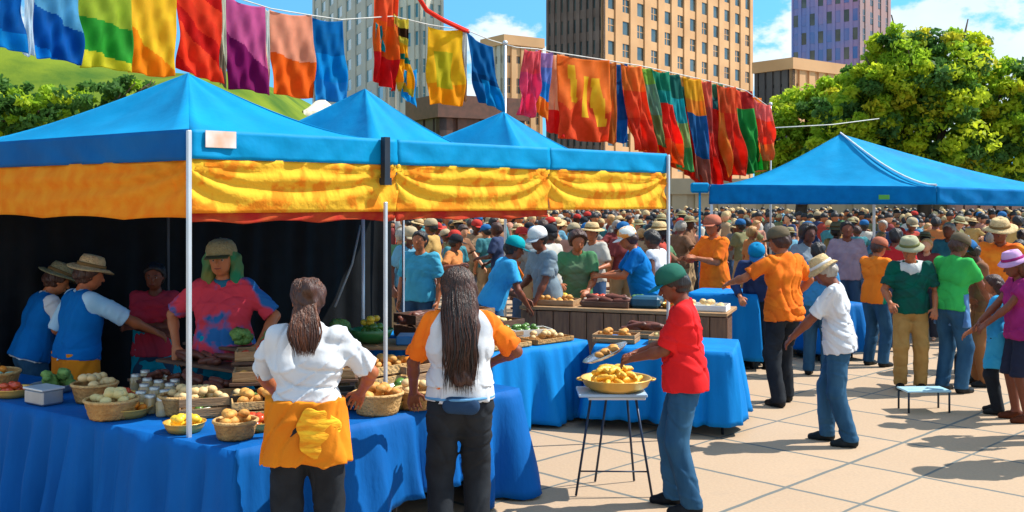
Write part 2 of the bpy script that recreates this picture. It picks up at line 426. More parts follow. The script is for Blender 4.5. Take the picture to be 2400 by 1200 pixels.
        return g.mesh(nm, m, body)
    if shirt is not None: build_torso_garment('shirt', shirt, .012, sleeve, hem, flare)
    if vest is not None: build_torso_garment('vest', vest, .026, 0, hem + .01, flare, neck=.085, amp=fold * .7)
    if collar is not None:
        g = Field(NB - .13, NB + .13, h); g.cone(NB - R @ B(0, 0, .02), NB + R @ B(0, .005, .03), .078, .066, .01, cuts=[(NB + R @ B(0, 0, .03), R @ B(0, .3, 1))]); g.mesh('collar', collar, body)
    # ---- trousers
    if trousers is not None:
        g = Field(V3(lo[0], lo[1], -.02), V3(hi[0], hi[1], 1.15), h)
        g.cone(P0 + B(-.05, 0, -.03), P0 + B(.05, 0, -.03), .118 * bk ** .7 * hipk, .118 * bk ** .7 * hipk, .04); g.cone(P0 + B(-.045, 0, .08), P0 + B(.045, 0, .08), .108 * bk ** .7, .108 * bk ** .7, .04)
        g.cut((0, 0, .95 + .075), (0, 0, 1))
        for sg in (-1, 1):
            hip, kn, an = legs[sg]; g.cone(hip, kn, .104 * hipk, .084, .035, cuts=[((0, 0, .47), (0, 0, -1))] if shorts else ())
            if not shorts: g.cone(kn, an + B(0, 0, -.02), .084, .074, .03, cuts=[(an + B(0, 0, -.035), (0, 0, -1))])
        g.fold(fold * .75, seed + 4.1, (17, 14, 11), .7)
        g.mesh('trousers', trousers, body)
    if skirt is not None:
        g = Field(V3(lo[0] - .1, lo[1] - .1, .2), V3(hi[0] + .1, hi[1] + .1, 1.15), h); m, zt, zb, rt, rb = skirt
        g.cone((-.06, 0, zt + .05), (-.09, 0, zb - .05), rt, rb, .04); g.cone((.06, 0, zt + .05), (.09, 0, zb - .05), rt, rb, .04); g.cut((0, 0, zt), (0, 0, 1)); g.cut((0, 0, zb), (0, 0, -1))
        g.fold(fold * 1.6, seed + 2.2, (26, 26, 3)); g.mesh('skirt', m, body)
    if apron is not None:
        m, zt, zb, side = apron                       # side: +1 hangs in front, -1 wrapped with the cloth behind, 0 all round
        g = Field(V3(lo[0], lo[1] - .05, .2), V3(hi[0], hi[1] + .05, 1.2), h)
        e = .032 if shirt is not None else .02
        ar = .138 if side == 0 else .122; g.cone((-.065, 0, zt + .05), (-.095, 0, zb - .05), ar * bk ** .7, ar + .013, .04); g.cone((.065, 0, zt + .05), (.095, 0, zb - .05), ar * bk ** .7, ar + .013, .04)
        g.cut((0, 0, zt), (0, 0, 1)); g.cut((0, 0, zb), (0, 0, -1))
        if side: g.cut((0, side * -.02, 0), (0, -side, 0))
        g.fold(fold, seed + 6.2, (18, 18, 5)); g.mesh('apron', m, body)
    # ---- shoes
    if detail and not (trousers is None and skirt is None and hem < -.5):
        for sg in (-1, 1):
            hip, kn, an = legs[sg]; ft = an.copy(); sh = MB()
            def sf(u, v, an=an, sg=sg):
                a = 2 * PI * u; w_ = (.042, .046, .044, .038, .03, .002)[min(5, int(v * 5 + .5))]; 
                return (0, 0, 0)
            g = Field(an - V3(.09, .12, .10), an + V3(.09, .25, .06), min(h, .011)); z0 = an[2] - .085
            g.cone(an + B(0, -.03, -.045), an + B(sg * .006, .07, -.052), .043, .046, .02); g.cone(an + B(sg * .006, .07, -.056), an + B(sg * .012, .145, -.064), .046, .034, .02); g.cone(an + B(0, -.015, -.03), an + B(0, 0, -.02), .044, .046, .02)
            g.cut((0, 0, z0 + .002), (0, 0, -1)); g.mesh('shoe', cloth('shoe ' + str(shoe), shoe, rough=.5, bump=.1), body)
    # ---- hair
    e = .014
    if hair != 'none':
        g = Field(HC - .62 if hair in ('long', 'tail') else HC - .3, HC + .26, h)
        if hair == 'curly': e = .035
        if hair == 'scarf': e = .024
        cp = H_(0, .050, .048); cd = Rh @ B(0, .86, -.50)
        cuts = [(cp, cd), (H_(0, 0, -.055), Rh @ B(0, .35, -1))]
        g.cone(H_(0, -.022, .034), H_(0, .002, .034), .084 + e, .081 + e, .01, cuts=cuts)
        g.cone(H_(0, -.045, -.01), H_(0, -.035, -.03), .074 + e, .06 + e, .02, cuts=cuts)
        if hair == 'bun': g.cone(H_(0, -.12, .04), H_(0, -.13, .045), .042, .042, .02)
        if hair in ('long', 'bob', 'scarf'):
            if hair == 'scarf': [g.cone(H_(x, -.02, 0), NB + R @ B(x * 1.05, .015, .0), .042, .050, .03) for x in (-.10, .10)]
            L = dict(long=.42, bob=.02, scarf=.24)[hair]; wd = .055
            for x in (-wd, 0, wd):
                b0 = H_(x, -.055 - (.02 if x == 0 else 0), 0); e1 = NB + (R @ B(x * 1.15, -.085, -.06)); e2 = NB + (R @ B(x * .7, -.135, -.06 - L + .1))
                g.cone(b0, e1 if L > .2 else b0 + (e1 - b0) * .9, .052, .044, .03)
                if L > .3: g.cone(e1, e2, .044, .026, .03)
        if hair == 'tail':
            e1 = NB + R @ B(0, -.10, .02); e2 = NB + R @ B(.01, -.125, -.42); g.cone(H_(0, -.10, .04), e1, .04, .05, .03); g.cone(e1, e2, .052, .022, .02)
        X, Y, Z = (g.lo[i] + g.h * np.arange(g.n[i], dtype=np.float32) for i in range(3))
        g.D = g.D + (.004 * np.sin(95 * X[:, None, None] + 5 * np.sin(12 * Z[None, None, :]) + 40 * Y[None, :, None])).astype(np.float32)
        g.mesh('headscarf' if hair == 'scarf' else 'hair', hairm if not isinstance(hairm, str) else HAIR[hairm], body)
    if beard:
        g = Field(HC - .2, HC + .2, min(h, .009)); g.cone(H_(-.03, .035, -.06), H_(.03, .035, -.06), .04, .04, .02); g.cone(H_(0, .05, -.075), H_(0, .055, -.095), .035, .025, .02)
        g.cone(H_(0, .095, -.035), H_(0, .1, -.04), .026, .026, .01, op='sub'); g.mesh('beard', HAIR[beard], body)
    # ---- face
    if face:
        for sg in (-1, 1):
            ey = MB().ball(H_(sg * .031, .0725, .006), .0105, 12).build('eye', mat('eye white', (.45, .43, .40), rough=.2), body)
            MB().ball(H_(sg * .031, .0815, .006), .0058, 10, sq=(1, .5, 1)).build('iris', mat('iris', (.03, .018, .01), rough=.15), ey)
            MB().tube([H_(sg * .018, .086, .027), H_(sg * .032, .086, .031), H_(sg * .046, .076, .026)], .0035, 6).build('eyebrow', HAIR['black'], body)
        MB().tube([H_(-.021, .087, -.051), H_(0, .0955, -.053), H_(.021, .087, -.051)], .0048, 6).build('mouth', mat('lips', '#8d4038', rough=.4), body)
    # ---- hat
    if hat is not None:
        kind = hat[0]; M = Matrix.Identity(4)
        for i in range(3):
            for j in range(3): M[i][j] = Rh[i][j]
        c = H_(0, -.012, .062 if kind != 'cap' else .045)
        t = hat[3] if len(hat) > 3 else 0.0
        M = Matrix.Translation(Vector(c)) @ M @ Matrix.Rotation(t, 4, 'X')
        if kind == 'cap': cap(hat[1], hat[2], body, M)
        elif kind == 'sun': straw_hat(hat[1], hat[2], body, M, brim=.155, crown=.098, droop=.03)
        else: straw_hat(hat[1], hat[2], body, M, brim=.185, crown=.10)
    body.scale = (s_, s_, s_); body.location = loc; body.rotation_euler = (0, 0, rz)
    return body, dict(HC=HC, arms=arms, up=up, sc=s_, R=R)
# ------------------------------------------------------------------ camera, sun, sky
sc_ = bpy.context.scene
cam = bpy.data.objects.new('camera', bpy.data.cameras.new('camera')); COL.objects.link(cam); sc_.camera = cam
cam.location = (0, 0, CAMZ); cam.rotation_euler = (PI / 2, 0, 0); cam.data.lens = 36; cam.data.sensor_width = 36
cam.data.sensor_fit = 'HORIZONTAL'; cam.data.shift_y = -130 / 2400; cam.data.clip_end = 3000; cam.data.clip_start = .05
sc_.view_settings.view_transform = 'Standard'; sc_.view_settings.look = 'None'; sc_.view_settings.exposure = 0.95; sc_.view_settings.gamma = 1
SUND = Vector((.80, .15, 1.0)).normalized()          # towards the sun
sun = bpy.data.objects.new('sun', bpy.data.lights.new('sun', 'SUN')); COL.objects.link(sun)
sun.data.energy = 3.9; sun.data.angle = math.radians(.5); sun.data.color = (1, .95, .86)
sun.rotation_euler = SUND.to_track_quat('Z', 'Y').to_euler()
w = bpy.data.worlds.new('World'); sc_.world = w; w.use_nodes = True; N = w.node_tree.nodes; L = w.node_tree.links
bg = N['Background']; sky = N.new('ShaderNodeTexSky'); sky.sky_type = 'NISHITA'; sky.sun_disc = False
sky.sun_elevation = math.asin(SUND.z); sky.sun_rotation = math.atan2(SUND.x, SUND.y); sky.air_density = 1.6; sky.dust_density = .2; sky.ozone_density = 3.0; sky.altitude = 0
def nmath(op, a, b=None, clamp=False):
    n = N.new('ShaderNodeMath'); n.operation = op; n.use_clamp = clamp
    for i, x in enumerate((a, b)):
        if x is None: continue
        if isinstance(x, (int, float)): n.inputs[i].default_value = x
        else: L.new(x, n.inputs[i])
    return n.outputs[0]
tc = N.new('ShaderNodeTexCoord'); lift = N.new('ShaderNodeMapping'); lift.inputs['Location'].default_value = (0, 0, .32); L.new(tc.outputs['Generated'], lift.inputs['Vector']); nrmz = N.new('ShaderNodeVectorMath'); nrmz.operation = 'NORMALIZE'; L.new(lift.outputs[0], nrmz.inputs[0]); L.new(nrmz.outputs[0], sky.inputs['Vector'])
sep = N.new('ShaderNodeSeparateXYZ'); L.new(tc.outputs['Generated'], sep.inputs[0])
hx = nmath('DIVIDE', sep.outputs['X'], nmath('MAXIMUM', nmath('ABSOLUTE', sep.outputs['Y']), .15)); hz = nmath('DIVIDE', sep.outputs['Z'], nmath('MAXIMUM', nmath('ABSOLUTE', sep.outputs['Y']), .15))
dens = None
# banks of cumulus: (azimuth tangent, elevation tangent, half width, half height)
for a, e, ww, hh in ((.02, .135, .11, .055), (.46, .13, .19, .14), (.30, .165, .05, .05), (.255, .125, .05, .025), (-.75, .2, .3, .12), (1.1, .3, .4, .15)):
    q = nmath('SQRT', nmath('ADD', nmath('POWER', nmath('DIVIDE', nmath('SUBTRACT', hx, a), ww), 2.0), nmath('POWER', nmath('DIVIDE', nmath('SUBTRACT', hz, e), hh), 2.0)))
    q = nmath('SUBTRACT', 1.15, q); dens = q if dens is None else nmath('MAXIMUM', dens, q)
nz = N.new('ShaderNodeTexNoise'); nz.inputs['Scale'].default_value = 17; nz.inputs['Detail'].default_value = 7; nz.inputs['Roughness'].default_value = .58
mpn = N.new('ShaderNodeMapping'); mpn.inputs['Scale'].default_value = (1, 1, 1.7); L.new(tc.outputs['Generated'], mpn.inputs['Vector']); L.new(mpn.outputs[0], nz.inputs['Vector'])
over = nmath('ADD', nmath('MULTIPLY', nmath('MAXIMUM', nmath('SUBTRACT', .05, sep.outputs['Y']), nmath('SUBTRACT', sep.outputs['Z'], .42)), 3.0), .0)   # unseen cloud cover overhead and behind, added for neutral fill light
dens = nmath('MAXIMUM', dens, nmath('MINIMUM', over, .48))
dens = nmath('ADD', dens, nmath('MULTIPLY', nmath('SUBTRACT', nz.outputs['Fac'], .52), 3.6))
cl = N.new('ShaderNodeMapRange'); cl.interpolation_type = 'SMOOTHSTEP'; cl.inputs['From Min'].default_value = .12; cl.inputs['From Max'].default_value = .62; L.new(dens, cl.inputs['Value'])
tint = N.new('ShaderNodeMix'); tint.data_type = 'RGBA'; tint.blend_type = 'MULTIPLY'; tint.inputs['Factor'].default_value = 1; tint.inputs['B'].default_value = (.35, .72, .84, 1)
L.new(sky.outputs[0], tint.inputs['A'])
cm = N.new('ShaderNodeMix'); cm.data_type = 'RGBA'; L.new(nmath('MULTIPLY', cl.outputs[0], .95), cm.inputs['Factor']); L.new(tint.outputs['Result'], cm.inputs['A'])
nz2 = N.new('ShaderNodeTexNoise'); nz2.inputs['Scale'].default_value = 9; nz2.inputs['Detail'].default_value = 4; L.new(mpn.outputs[0], nz2.inputs['Vector'])
cs = N.new('ShaderNodeMix'); cs.data_type = 'RGBA'; cs.inputs['A'].default_value = (3.1, 3.6, 3.9, 1); cs.inputs['B'].default_value = (3.6, 3.95, 4.2, 1)
cr = N.new('ShaderNodeMapRange'); cr.inputs['From Min'].default_value = .42; cr.inputs['From Max'].default_value = .6; L.new(nz2.outputs['Fac'], cr.inputs['Value']); L.new(cr.outputs[0], cs.inputs['Factor'])
L.new(cs.outputs['Result'], cm.inputs['B']); L.new(cm.outputs['Result'], bg.inputs['Color']); bg.inputs['Strength'].default_value = .15

# ------------------------------------------------------------------ ground
def ground_mat():
    m = bpy.data.materials.new('plaza paving'); m.use_nodes = True; nt = m.node_tree; N = nt.nodes; L = nt.links; b = N['Principled BSDF']
    b.inputs['Roughness'].default_value = .8; b.inputs['Specular IOR Level'].default_value = .25
    def mt(op, a, b_=None):
        n = N.new('ShaderNodeMath'); n.operation = op
        for i, x in enumerate((a, b_)):
            if x is None: continue
            if isinstance(x, (int, float)): n.inputs[i].default_value = x
            else: L.new(x, n.inputs[i])
        return n.outputs[0]
    g = N.new('ShaderNodeNewGeometry'); s = N.new('ShaderNodeSeparateXYZ'); L.new(g.outputs['Position'], s.inputs[0]); X, Y = s.outputs[0], s.outputs[1]
    wob = N.new('ShaderNodeTexNoise'); wob.inputs['Scale'].default_value = 3; L.new(g.outputs['Position'], wob.inputs['Vector'])
    wv = mt('MULTIPLY', mt('SUBTRACT', wob.outputs['Fac'], .5), .03)
    def line(v, off, sp, wd):
        f = mt('DIVIDE', mt('ADD', mt('SUBTRACT', v, off), wv), sp); fr = mt('ABSOLUTE', mt('SUBTRACT', mt('FRACT', mt('ADD', f, .5)), .5))
        return mt('LESS_THAN', mt('MULTIPLY', fr, sp), wd), f
    l1, f1 = line(mt('ADD', X, Y), 9.73, 1.42, .026); l2, f2 = line(mt('SUBTRACT', Y, X), 5.62, 2.62, .024); l3, f3 = line(mt('SUBTRACT', Y, X), 4.78, 2.62, .018)
    ln = mt('MAXIMUM', mt('MAXIMUM', l1, l2), l3)
    cell = N.new('ShaderNodeCombineXYZ'); L.new(mt('FLOOR', f1), cell.inputs[0]); L.new(mt('FLOOR', f2), cell.inputs[1]); wn = N.new('ShaderNodeTexWhiteNoise'); L.new(cell.outputs[0], wn.inputs['Vector'])
    n1 = N.new('ShaderNodeTexNoise'); n1.inputs['Scale'].default_value = .8; n1.inputs['Detail'].default_value = 6; L.new(g.outputs['Position'], n1.inputs['Vector'])
    n2 = N.new('ShaderNodeTexNoise'); n2.inputs['Scale'].default_value = 45; n2.inputs['Detail'].default_value = 4; L.new(g.outputs['Position'], n2.inputs['Vector'])
    a = N.new('ShaderNodeMix'); a.data_type = 'RGBA'; a.inputs['A'].default_value = (.385, .275, .18, 1); a.inputs['B'].default_value = (.46, .33, .22, 1)
    L.new(mt('ADD', mt('MULTIPLY', n1.outputs['Fac'], .7), mt('MULTIPLY', wn.outputs['Value'], .4)), a.inputs['Factor'])
    c = N.new('ShaderNodeMix'); c.data_type = 'RGBA'; c.blend_type = 'MULTIPLY'; c.inputs['Factor'].default_value = .35; L.new(a.outputs['Result'], c.inputs['A'])
    cr = N.new('ShaderNodeMapRange'); cr.inputs['From Min'].default_value = .3; cr.inputs['From Max'].default_value = .7; cr.inputs['To Min'].default_value = .72; cr.inputs['To Max'].default_value = 1.1; L.new(n2.outputs['Fac'], cr.inputs['Value']); L.new(cr.outputs[0], c.inputs['B'])
    st = N.new('ShaderNodeTexNoise'); st.inputs['Scale'].default_value = 2.3; st.inputs['Detail'].default_value = 5; L.new(g.outputs['Position'], st.inputs['Vector'])
    sm = N.new('ShaderNodeMapRange'); sm.inputs['From Min'].default_value = .62; sm.inputs['From Max'].default_value = .72; sm.inputs['To Max'].default_value = .22; L.new(st.outputs['Fac'], sm.inputs['Value'])
    e = N.new('ShaderNodeMix'); e.data_type = 'RGBA'; L.new(sm.outputs[0], e.inputs['Factor']); L.new(c.outputs['Result'], e.inputs['A']); e.inputs['B'].default_value = (.28, .22, .17, 1)
    d = N.new('ShaderNodeMix'); d.data_type = 'RGBA'; L.new(ln, d.inputs['Factor']); L.new(e.outputs['Result'], d.inputs['A']); d.inputs['B'].default_value = (.13, .14, .13, 1)
    L.new(d.outputs['Result'], b.inputs['Base Color'])
    bp = N.new('ShaderNodeBump'); bp.inputs['Distance'].default_value = .01; bp.inputs['Strength'].default_value = .5
    L.new(mt('SUBTRACT', mt('MULTIPLY', n2.outputs['Fac'], .3), ln), bp.inputs['Height']); L.new(bp.outputs[0], b.inputs['Normal'])
    return m
tag(MB().grid(lambda u, v: (-60 + 120 * u, -10 + 75 * v, 0), 12, 12, smooth=False).build('plaza_pavement', ground_mat()), kind='structure')
tag(MB().grid(lambda u, v: (-900 + 1800 * u, -100 + 1300 * v, -.12), 20, 20).build('ground', mat('far ground', (.30, .26, .20), col2=(.2, .22, .1), nscale=.05, world=True, rough=.95)), kind='structure')

# grassy slope behind the left tents
grass = mat('slope grass', (.14, .19, .014), col2=(.045, .10, .012), nscale=.42, ndetail=12, mixlo=.42, mixhi=.66, world=True, rough=.95, bump=1.0, bscale=6, spec=.1)
def hill(u, v):
    x = -60 + 56 * u; y = 30 + 60 * v; return (x, y, hillz(x, y))
def hillz(x, y):
    t = max(0, min(1, (-4.5 - x) / 21)); s_ = math.sin(max(0, min(1, (y - 31) / 17)) * PI / 2)
    return -.3 + (10.6 * (t ** .42) + .3 * math.sin(x * .7) * math.cos(y * .5) * t + 1.3 * math.exp(-((x + 12.2) / 2.6) ** 2)) * s_
tag(MB().grid(hill, 60, 30).build('grass_hill', grass), kind='structure')

# ------------------------------------------------------------------ buildings
def facade_building(name, label, cat, corner_px, d, left_px, right_px, ang, ztop, wallL, wallR, glassL, glassR, colsL, colsR, fh, wfracL, wfracR, hfrac, proud=.35, zbase=0.0, cornice=None, group=None, zwin=0.0):
    """two-faced block: near vertical edge on corner_px at distance d; faces run back to left_px and right_px"""
    C0 = Vector((px(corner_px, d), d, 0)); root = empty(name, C0 + Vector((0, 0, zbase)), 0, label, cat, group)
    uR = Vector((math.cos(ang), math.sin(ang), 0)); uL = Vector((-math.sin(ang), math.cos(ang), 0))
    def reach(u, p):
        k = (p - 1200) / F; return (k * C0.y - C0.x) / (u.x - k * u.y)
    LR = reach(uR, right_px) if right_px else 0; LL = reach(uL, left_px) if left_px else 0
    if LR <= 0 or LR > 200: LR = 30
    if LL <= 0 or LL > 200: LL = 30
    up = Vector((0, 0, 1)); nfl = max(1, int(round((ztop - zbase) / fh))); fh = (ztop - zbase) / nfl; nwin = 0; over = MB(); shared = {}
    wall = MB(); ax = Matrix.Rotation(ang, 3, 'Z')
    cx = uR * (LR / 2) + uL * (LL / 2)
    wall.box(cx + up * (ztop - zbase) / 2, (LR - 2 * proud, LL - 2 * proud, ztop - zbase - .3), ax, 0)
    wall.box(cx + up * (ztop - zbase + .0), (LR + .3, LL + .3, 1.0), ax, 2)
    for (u, nrm, LN, cols, wf, mi, gm) in ((uR, -uL, LR, colsR, wfracR, 1, glassR), (uL, -uR, LL, colsL, wfracL, 0, glassL)):
        cw = LN / cols; M = Matrix((u, -nrm, up)).transposed()
        for c in range(cols + 1):                              # piers
            wd = cw * (1 - wf) * (1.0 if 0 < c < cols else .6); xc = min(max(c * cw, wd / 2), LN - wd / 2)
            wall.box(u * xc - nrm * (proud / 2) + up * (ztop - zbase) / 2, (wd, proud, ztop - zbase), M, mi)
        for r in range(nfl + 1):                               # spandrels
            hh = fh * (1 - hfrac); zc = min(max(r * fh, hh / 2), ztop - zbase - hh / 2)
            wall.box(u * LN / 2 - nrm * (proud * .5 + .08) + up * zc, (LN - .1, proud - .16, hh), M, mi)
        order = [(r, c) for r in range(nfl) for c in range(cols)]
        for r, c in order:
            wc = cw * wf; hc = fh * hfrac; ctr = u * ((c + .5) * cw) - nrm * (proud - .06) + up * ((r + .5) * fh)
            vis = (CAMZ - (-20 - HY) / F * d) > ctr.z + zbase > zwin
            if vis and nwin < 96 and ((r * 7 + c * 3) % 2 == 0 or cols * nfl < 90):
                nwin += 1; key = (mi)
                if key not in shared:
                    wn = MB(); wn.box((0, 0, 0), (wc * 1.02, .06, hc * 1.02), None, 0); wn.box((0, -.045, 0), (wc * .07, .04, hc * 1.0), None, 1); wn.box((0, -.05, 0), (wc * 1.0, .04, hc * .05), None, 1)
                    o = wn.build('window', [gm, wallR if mi else wallL], root); shared[key] = o
                else:
                    o = shared[key].copy(); COL.objects.link(o)
                    o.parent = root
                o.location = ctr; o.rotation_euler = M.to_euler()
            else: over.box(ctr, (wc * 1.02, .06, hc * 1.02), M, 0)
    wall.build('wall', [wallL, wallR, cornice or wallR], root)
    if over.v: tag(over.build('window_rows', [glassR], root), kind='stuff')
    return root
M_ = mat
glass_dark = mat('window glass dark', (.035, .05, .05), col2=(.10, .12, .11), nscale=.35, rough=.15, spec=.6, world=True)
glass_blue = mat('window glass blue', (.06, .24, .34), col2=(.14, .27, .30), nscale=.3, rough=.12, spec=.7, world=True)
glass_navy = mat('window glass navy', (.06, .16, .44), col2=(.26, .20, .42), nscale=.12, rough=.2, spec=.6, world=True)
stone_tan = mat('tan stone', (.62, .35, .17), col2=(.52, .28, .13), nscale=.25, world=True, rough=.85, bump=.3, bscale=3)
stone_tan_shade = mat('tan stone in shade', (.17, .125, .105), col2=(.12, .085, .07), nscale=.4, world=True, rough=.85)  # tan stone with the left face's shade put into the colour
stone_grey = mat('grey stone', (.56, .50, .40), col2=(.45, .42, .36), nscale=.2, world=True, rough=.85)
stone_pale = mat('pale stone', (.62, .58, .47), col2=(.5, .46, .38), nscale=.2, world=True, rough=.85)
stone_mauve = mat('mauve panel', (.40, .24, .40), col2=(.16, .22, .50), nscale=.09, world=True, rough=.5)
stone_pink = mat('pink granite', (.36, .20, .18), col2=(.27, .18, .18), nscale=.15, world=True, rough=.7)
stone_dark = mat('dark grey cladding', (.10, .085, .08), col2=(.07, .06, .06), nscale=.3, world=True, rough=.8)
facade_building('office_tower', 'tall tan stone tower with shade-painted brown left face and narrow windows behind the tent row', 'building', 1415, 120, 1280, 1765, math.radians(52), 46, stone_tan_shade, stone_tan, glass_dark, glass_dark, 9, 12, 2.75, .46, .54, .60, proud=.35, zwin=8)
facade_building('glass_tower', 'blue and mauve glass tower with narrow pinkish side behind the leafy tree', 'building', 2015, 170, 1855, 2088, math.radians(50), 60, stone_mauve, stone_pink, glass_navy, glass_dark, 8, 4, 3.2, .62, .4, .62, proud=.2, zwin=14)
facade_building('apartment_tower', 'grey beige apartment tower with rows of blue windows behind the blue flag', 'building', 905, 130, 732, 985, math.radians(22), 44, stone_grey, stone_grey, glass_blue, glass_blue, 8, 3, 2.9, .58, .55, .55, proud=.3, zwin=8)
facade_building('pale_tower', 'pale cream tower with bluish windows behind the yellow hanging flag', 'building', 985, 118, 930, 1040, math.radians(40), 42, stone_pale, stone_pale, glass_blue, glass_blue, 3, 3, 3.3, .55, .5, .5, zwin=8)
facade_building('old_building', 'low beige and grey building with small windows beneath the white cloud', 'building', 1182, 105, 1130, 1272, math.radians(35), 2.15 + 378 / 2400 * 105, stone_grey, stone_tan, glass_dark, glass_dark, 4, 4, 3.0, .45, .5, .5, zwin=4)
facade_building('annex_building', 'low tan building with dark grey side face left of the leafy tree', 'building', 1858, 90, 1768, 1990, math.radians(38), 2.15 + 322 / 2400 * 90, stone_dark, stone_tan, glass_dark, glass_dark, 5, 6, 3.0, .3, .4, .4, zwin=5, cornice=stone_tan)  # left face dark grey, right face tan
facade_building('brick_house', 'low dark brown brick house seen between two blue tent roofs', 'building', 1030, 45, 960, 1230, math.radians(30), 2.15 + 222 / 2400 * 45, mat('dark brick', (.09, .06, .05), col2=(.07, .05, .045), nscale=4, world=True), mat('red brown brick', (.17, .075, .05), col2=(.12, .06, .04), nscale=4, world=True), glass_dark, glass_dark, 3, 3, 3.0, .25, .25, .35, zwin=0)
facade_building('brick_pavilion', 'low reddish brick pavilion with flat roof behind the right hand blue tent', 'building', 2500, 52, 2240, 2700, math.radians(70), 2.15 + 48 / 2400 * 55, mat('pink brick', (.42, .24, .18), col2=(.36, .2, .15), nscale=2, world=True), mat('pink brick', (.3, .2, .2)), glass_dark, glass_dark, 7, 4, 2.9, .2, .2, .3, zwin=0)
facade_building('market_hall', 'long low tan hall closing off the plaza behind the crowd', 'building', 1260, 64, 940, 2420, math.radians(8), 2.15 + 34 / 2400 * 64, mat('sand wall', (.34, .29, .20), col2=(.28, .25, .17), nscale=.6, world=True), mat('sand wall', (.34, .29, .20)), glass_dark, glass_dark, 8, 22, 3.0, .3, .35, .5, zwin=0)

# ------------------------------------------------------------------ trees
bark = mat('bark', (.09, .06, .04), col2=(.05, .035, .025), nscale=4, bump=.8, stretch=(1, 1, .2), rough=.95)
def leaf_mat(k, c, c2): return mat('leaf ' + k, c, col2=c2, nscale=1.1, rough=.55, trans=.55, spec=.2)
LEAF = [leaf_mat('lime', (.56, .64, .03), (.42, .54, .03)), leaf_mat('mid', (.38, .54, .03), (.26, .44, .03)), leaf_mat('deep', (.07, .17, .04), (.11, .24, .04)), leaf_mat('olive', (.60, .56, .03), (.44, .46, .03))]
def tree(name, label, base, h_trunk, blobs, nclump, per, leaf=.16, seed=1, weights=(.30, .34, .28, .08), group=None, trunk_r=.28, low_dark=True):
    rnd = random.Random(seed); nr = np.random.default_rng(seed)
    root = empty(name, base, 0, label, 'tree', group)
    tr = MB(); top = Vector((0, 0, h_trunk)); tr.tube([(0, 0, -.1), (.05, 0, h_trunk * .35), (-.04, .05, h_trunk * .7), top], [trunk_r * 1.35, trunk_r, trunk_r * .85, trunk_r * .7], 10)
    for c, r in blobs:
        c = Vector(c); mid = top.lerp(c, .5) + Vector((rnd.uniform(-.3, .3), rnd.uniform(-.3, .3), -.2)); tr.tube([top - Vector((0, 0, .4)), mid, c, c + (c - mid) * .5], [trunk_r * .55, trunk_r * .36, trunk_r * .2, .02], 7)
        for _ in range(4):
            e = c + Vector((rnd.uniform(-1, 1), rnd.uniform(-1, 1), rnd.uniform(-.3, 1))) * r[0] * .7; tr.tube([mid.lerp(c, .6), e], [trunk_r * .16, .015], 5)
    tr.build('trunk', bark, root)
    vol = np.array([r[0] * r[1] * r[2] for c, r in blobs]) ** .67; vol /= vol.sum()
    V = []; MI = []
    for b in nr.choice(len(blobs), nclump, p=vol):
        c, r = blobs[b]; d = nr.normal(size=3); d /= np.linalg.norm(d); rad = nr.uniform(.45, 1.05) ** .6
        cc = np.array(c) + d * np.array(r) * rad; cr_ = nr.uniform(.35, .75) * (sum(r) / 3) ** .5 * .5
        hk = (d[2] + 1) / 2 * rad
        wt = np.array(weights, float)
        mi = nr.choice(4, p=wt / wt.sum())
        n = int(per * nr.uniform(.5, 1.4)); p = nr.normal(size=(n, 3)); p /= np.linalg.norm(p, axis=1)[:, None]; p *= (nr.uniform(.2, 1, n) ** .5)[:, None]; p = cc + p * cr_ * np.array([1.15, 1.15, .8])
        a = nr.normal(size=(n, 3)); a /= np.linalg.norm(a, axis=1)[:, None]; b2 = np.cross(a, nr.normal(size=(n, 3))); b2 /= np.linalg.norm(b2, axis=1)[:, None]
        s_ = leaf * nr.uniform(.6, 1.3, n)[:, None]; a = a * s_; b2 = b2 * s_ * .55
        V.append(np.stack([p - a, p - b2 + a * .1, p + a, p + b2 + a * .1], 1)); MI += [mi if nr.random() < .8 else (mi + 1) % 3] * n
    V = np.concatenate(V).reshape(-1, 3); n = len(V) // 4
    me = bpy.data.meshes.new('crown'); me.vertices.add(len(V)); me.vertices.foreach_set('co', V.astype(np.float32).ravel()); me.loops.add(n * 4); me.loops.foreach_set('vertex_index', np.arange(n * 4, dtype=np.int32))
    me.polygons.add(n); me.polygons.foreach_set('loop_start', np.arange(0, n * 4, 4, dtype=np.int32)); me.polygons.foreach_set('material_index', np.array(MI, dtype=np.int32)); me.update(calc_edges=True)
    for m in LEAF: me.materials.append(m)
    o = bpy.data.objects.new('crown', me); COL.objects.link(o); o.parent = root
    return root
D = 34
def bl(x, y, r, dd=0, sq=.8): p = P(x, y, D + dd) - TB; return (tuple(p), (r, r * 1.0, r * sq))
TB = Vector((px(2170, D), D, 0))
tree('leafy_tree', 'big broad tree with bright lime top rising behind the right blue tent', TB, 2.6,
     [bl(2170, 190, 1.9), bl(2110, 120, 1.0), bl(2250, 130, 1.0), bl(2350, 215, 1.25), bl(2060, 200, 1.3), bl(2010, 290, 1.3), bl(2200, 320, 1.9), bl(2380, 340, 1.6), bl(2300, 380, 1.3), bl(1960, 355, 1.0), bl(2130, 390, 1.3), bl(2470, 300, 1.5)], 900, 110, .105, 3)
TB = Vector((px(1880, D + 3), D + 3, 0))
tree('leafy_tree', 'smaller rounded lime green tree in front of the low tan building', TB, 2.2,
     [bl(1890, 270, 1.15, 3), bl(1840, 330, 1.0, 3), bl(1940, 240, .9, 3), bl(1920, 370, 1.2, 3), bl(1830, 390, .9, 3)], 300, 100, .10, 5, weights=(.5, .3, .05, .15))
D = 36.5
TB = Vector((px(120, D), D, hillz(px(120, D), D) - .2))
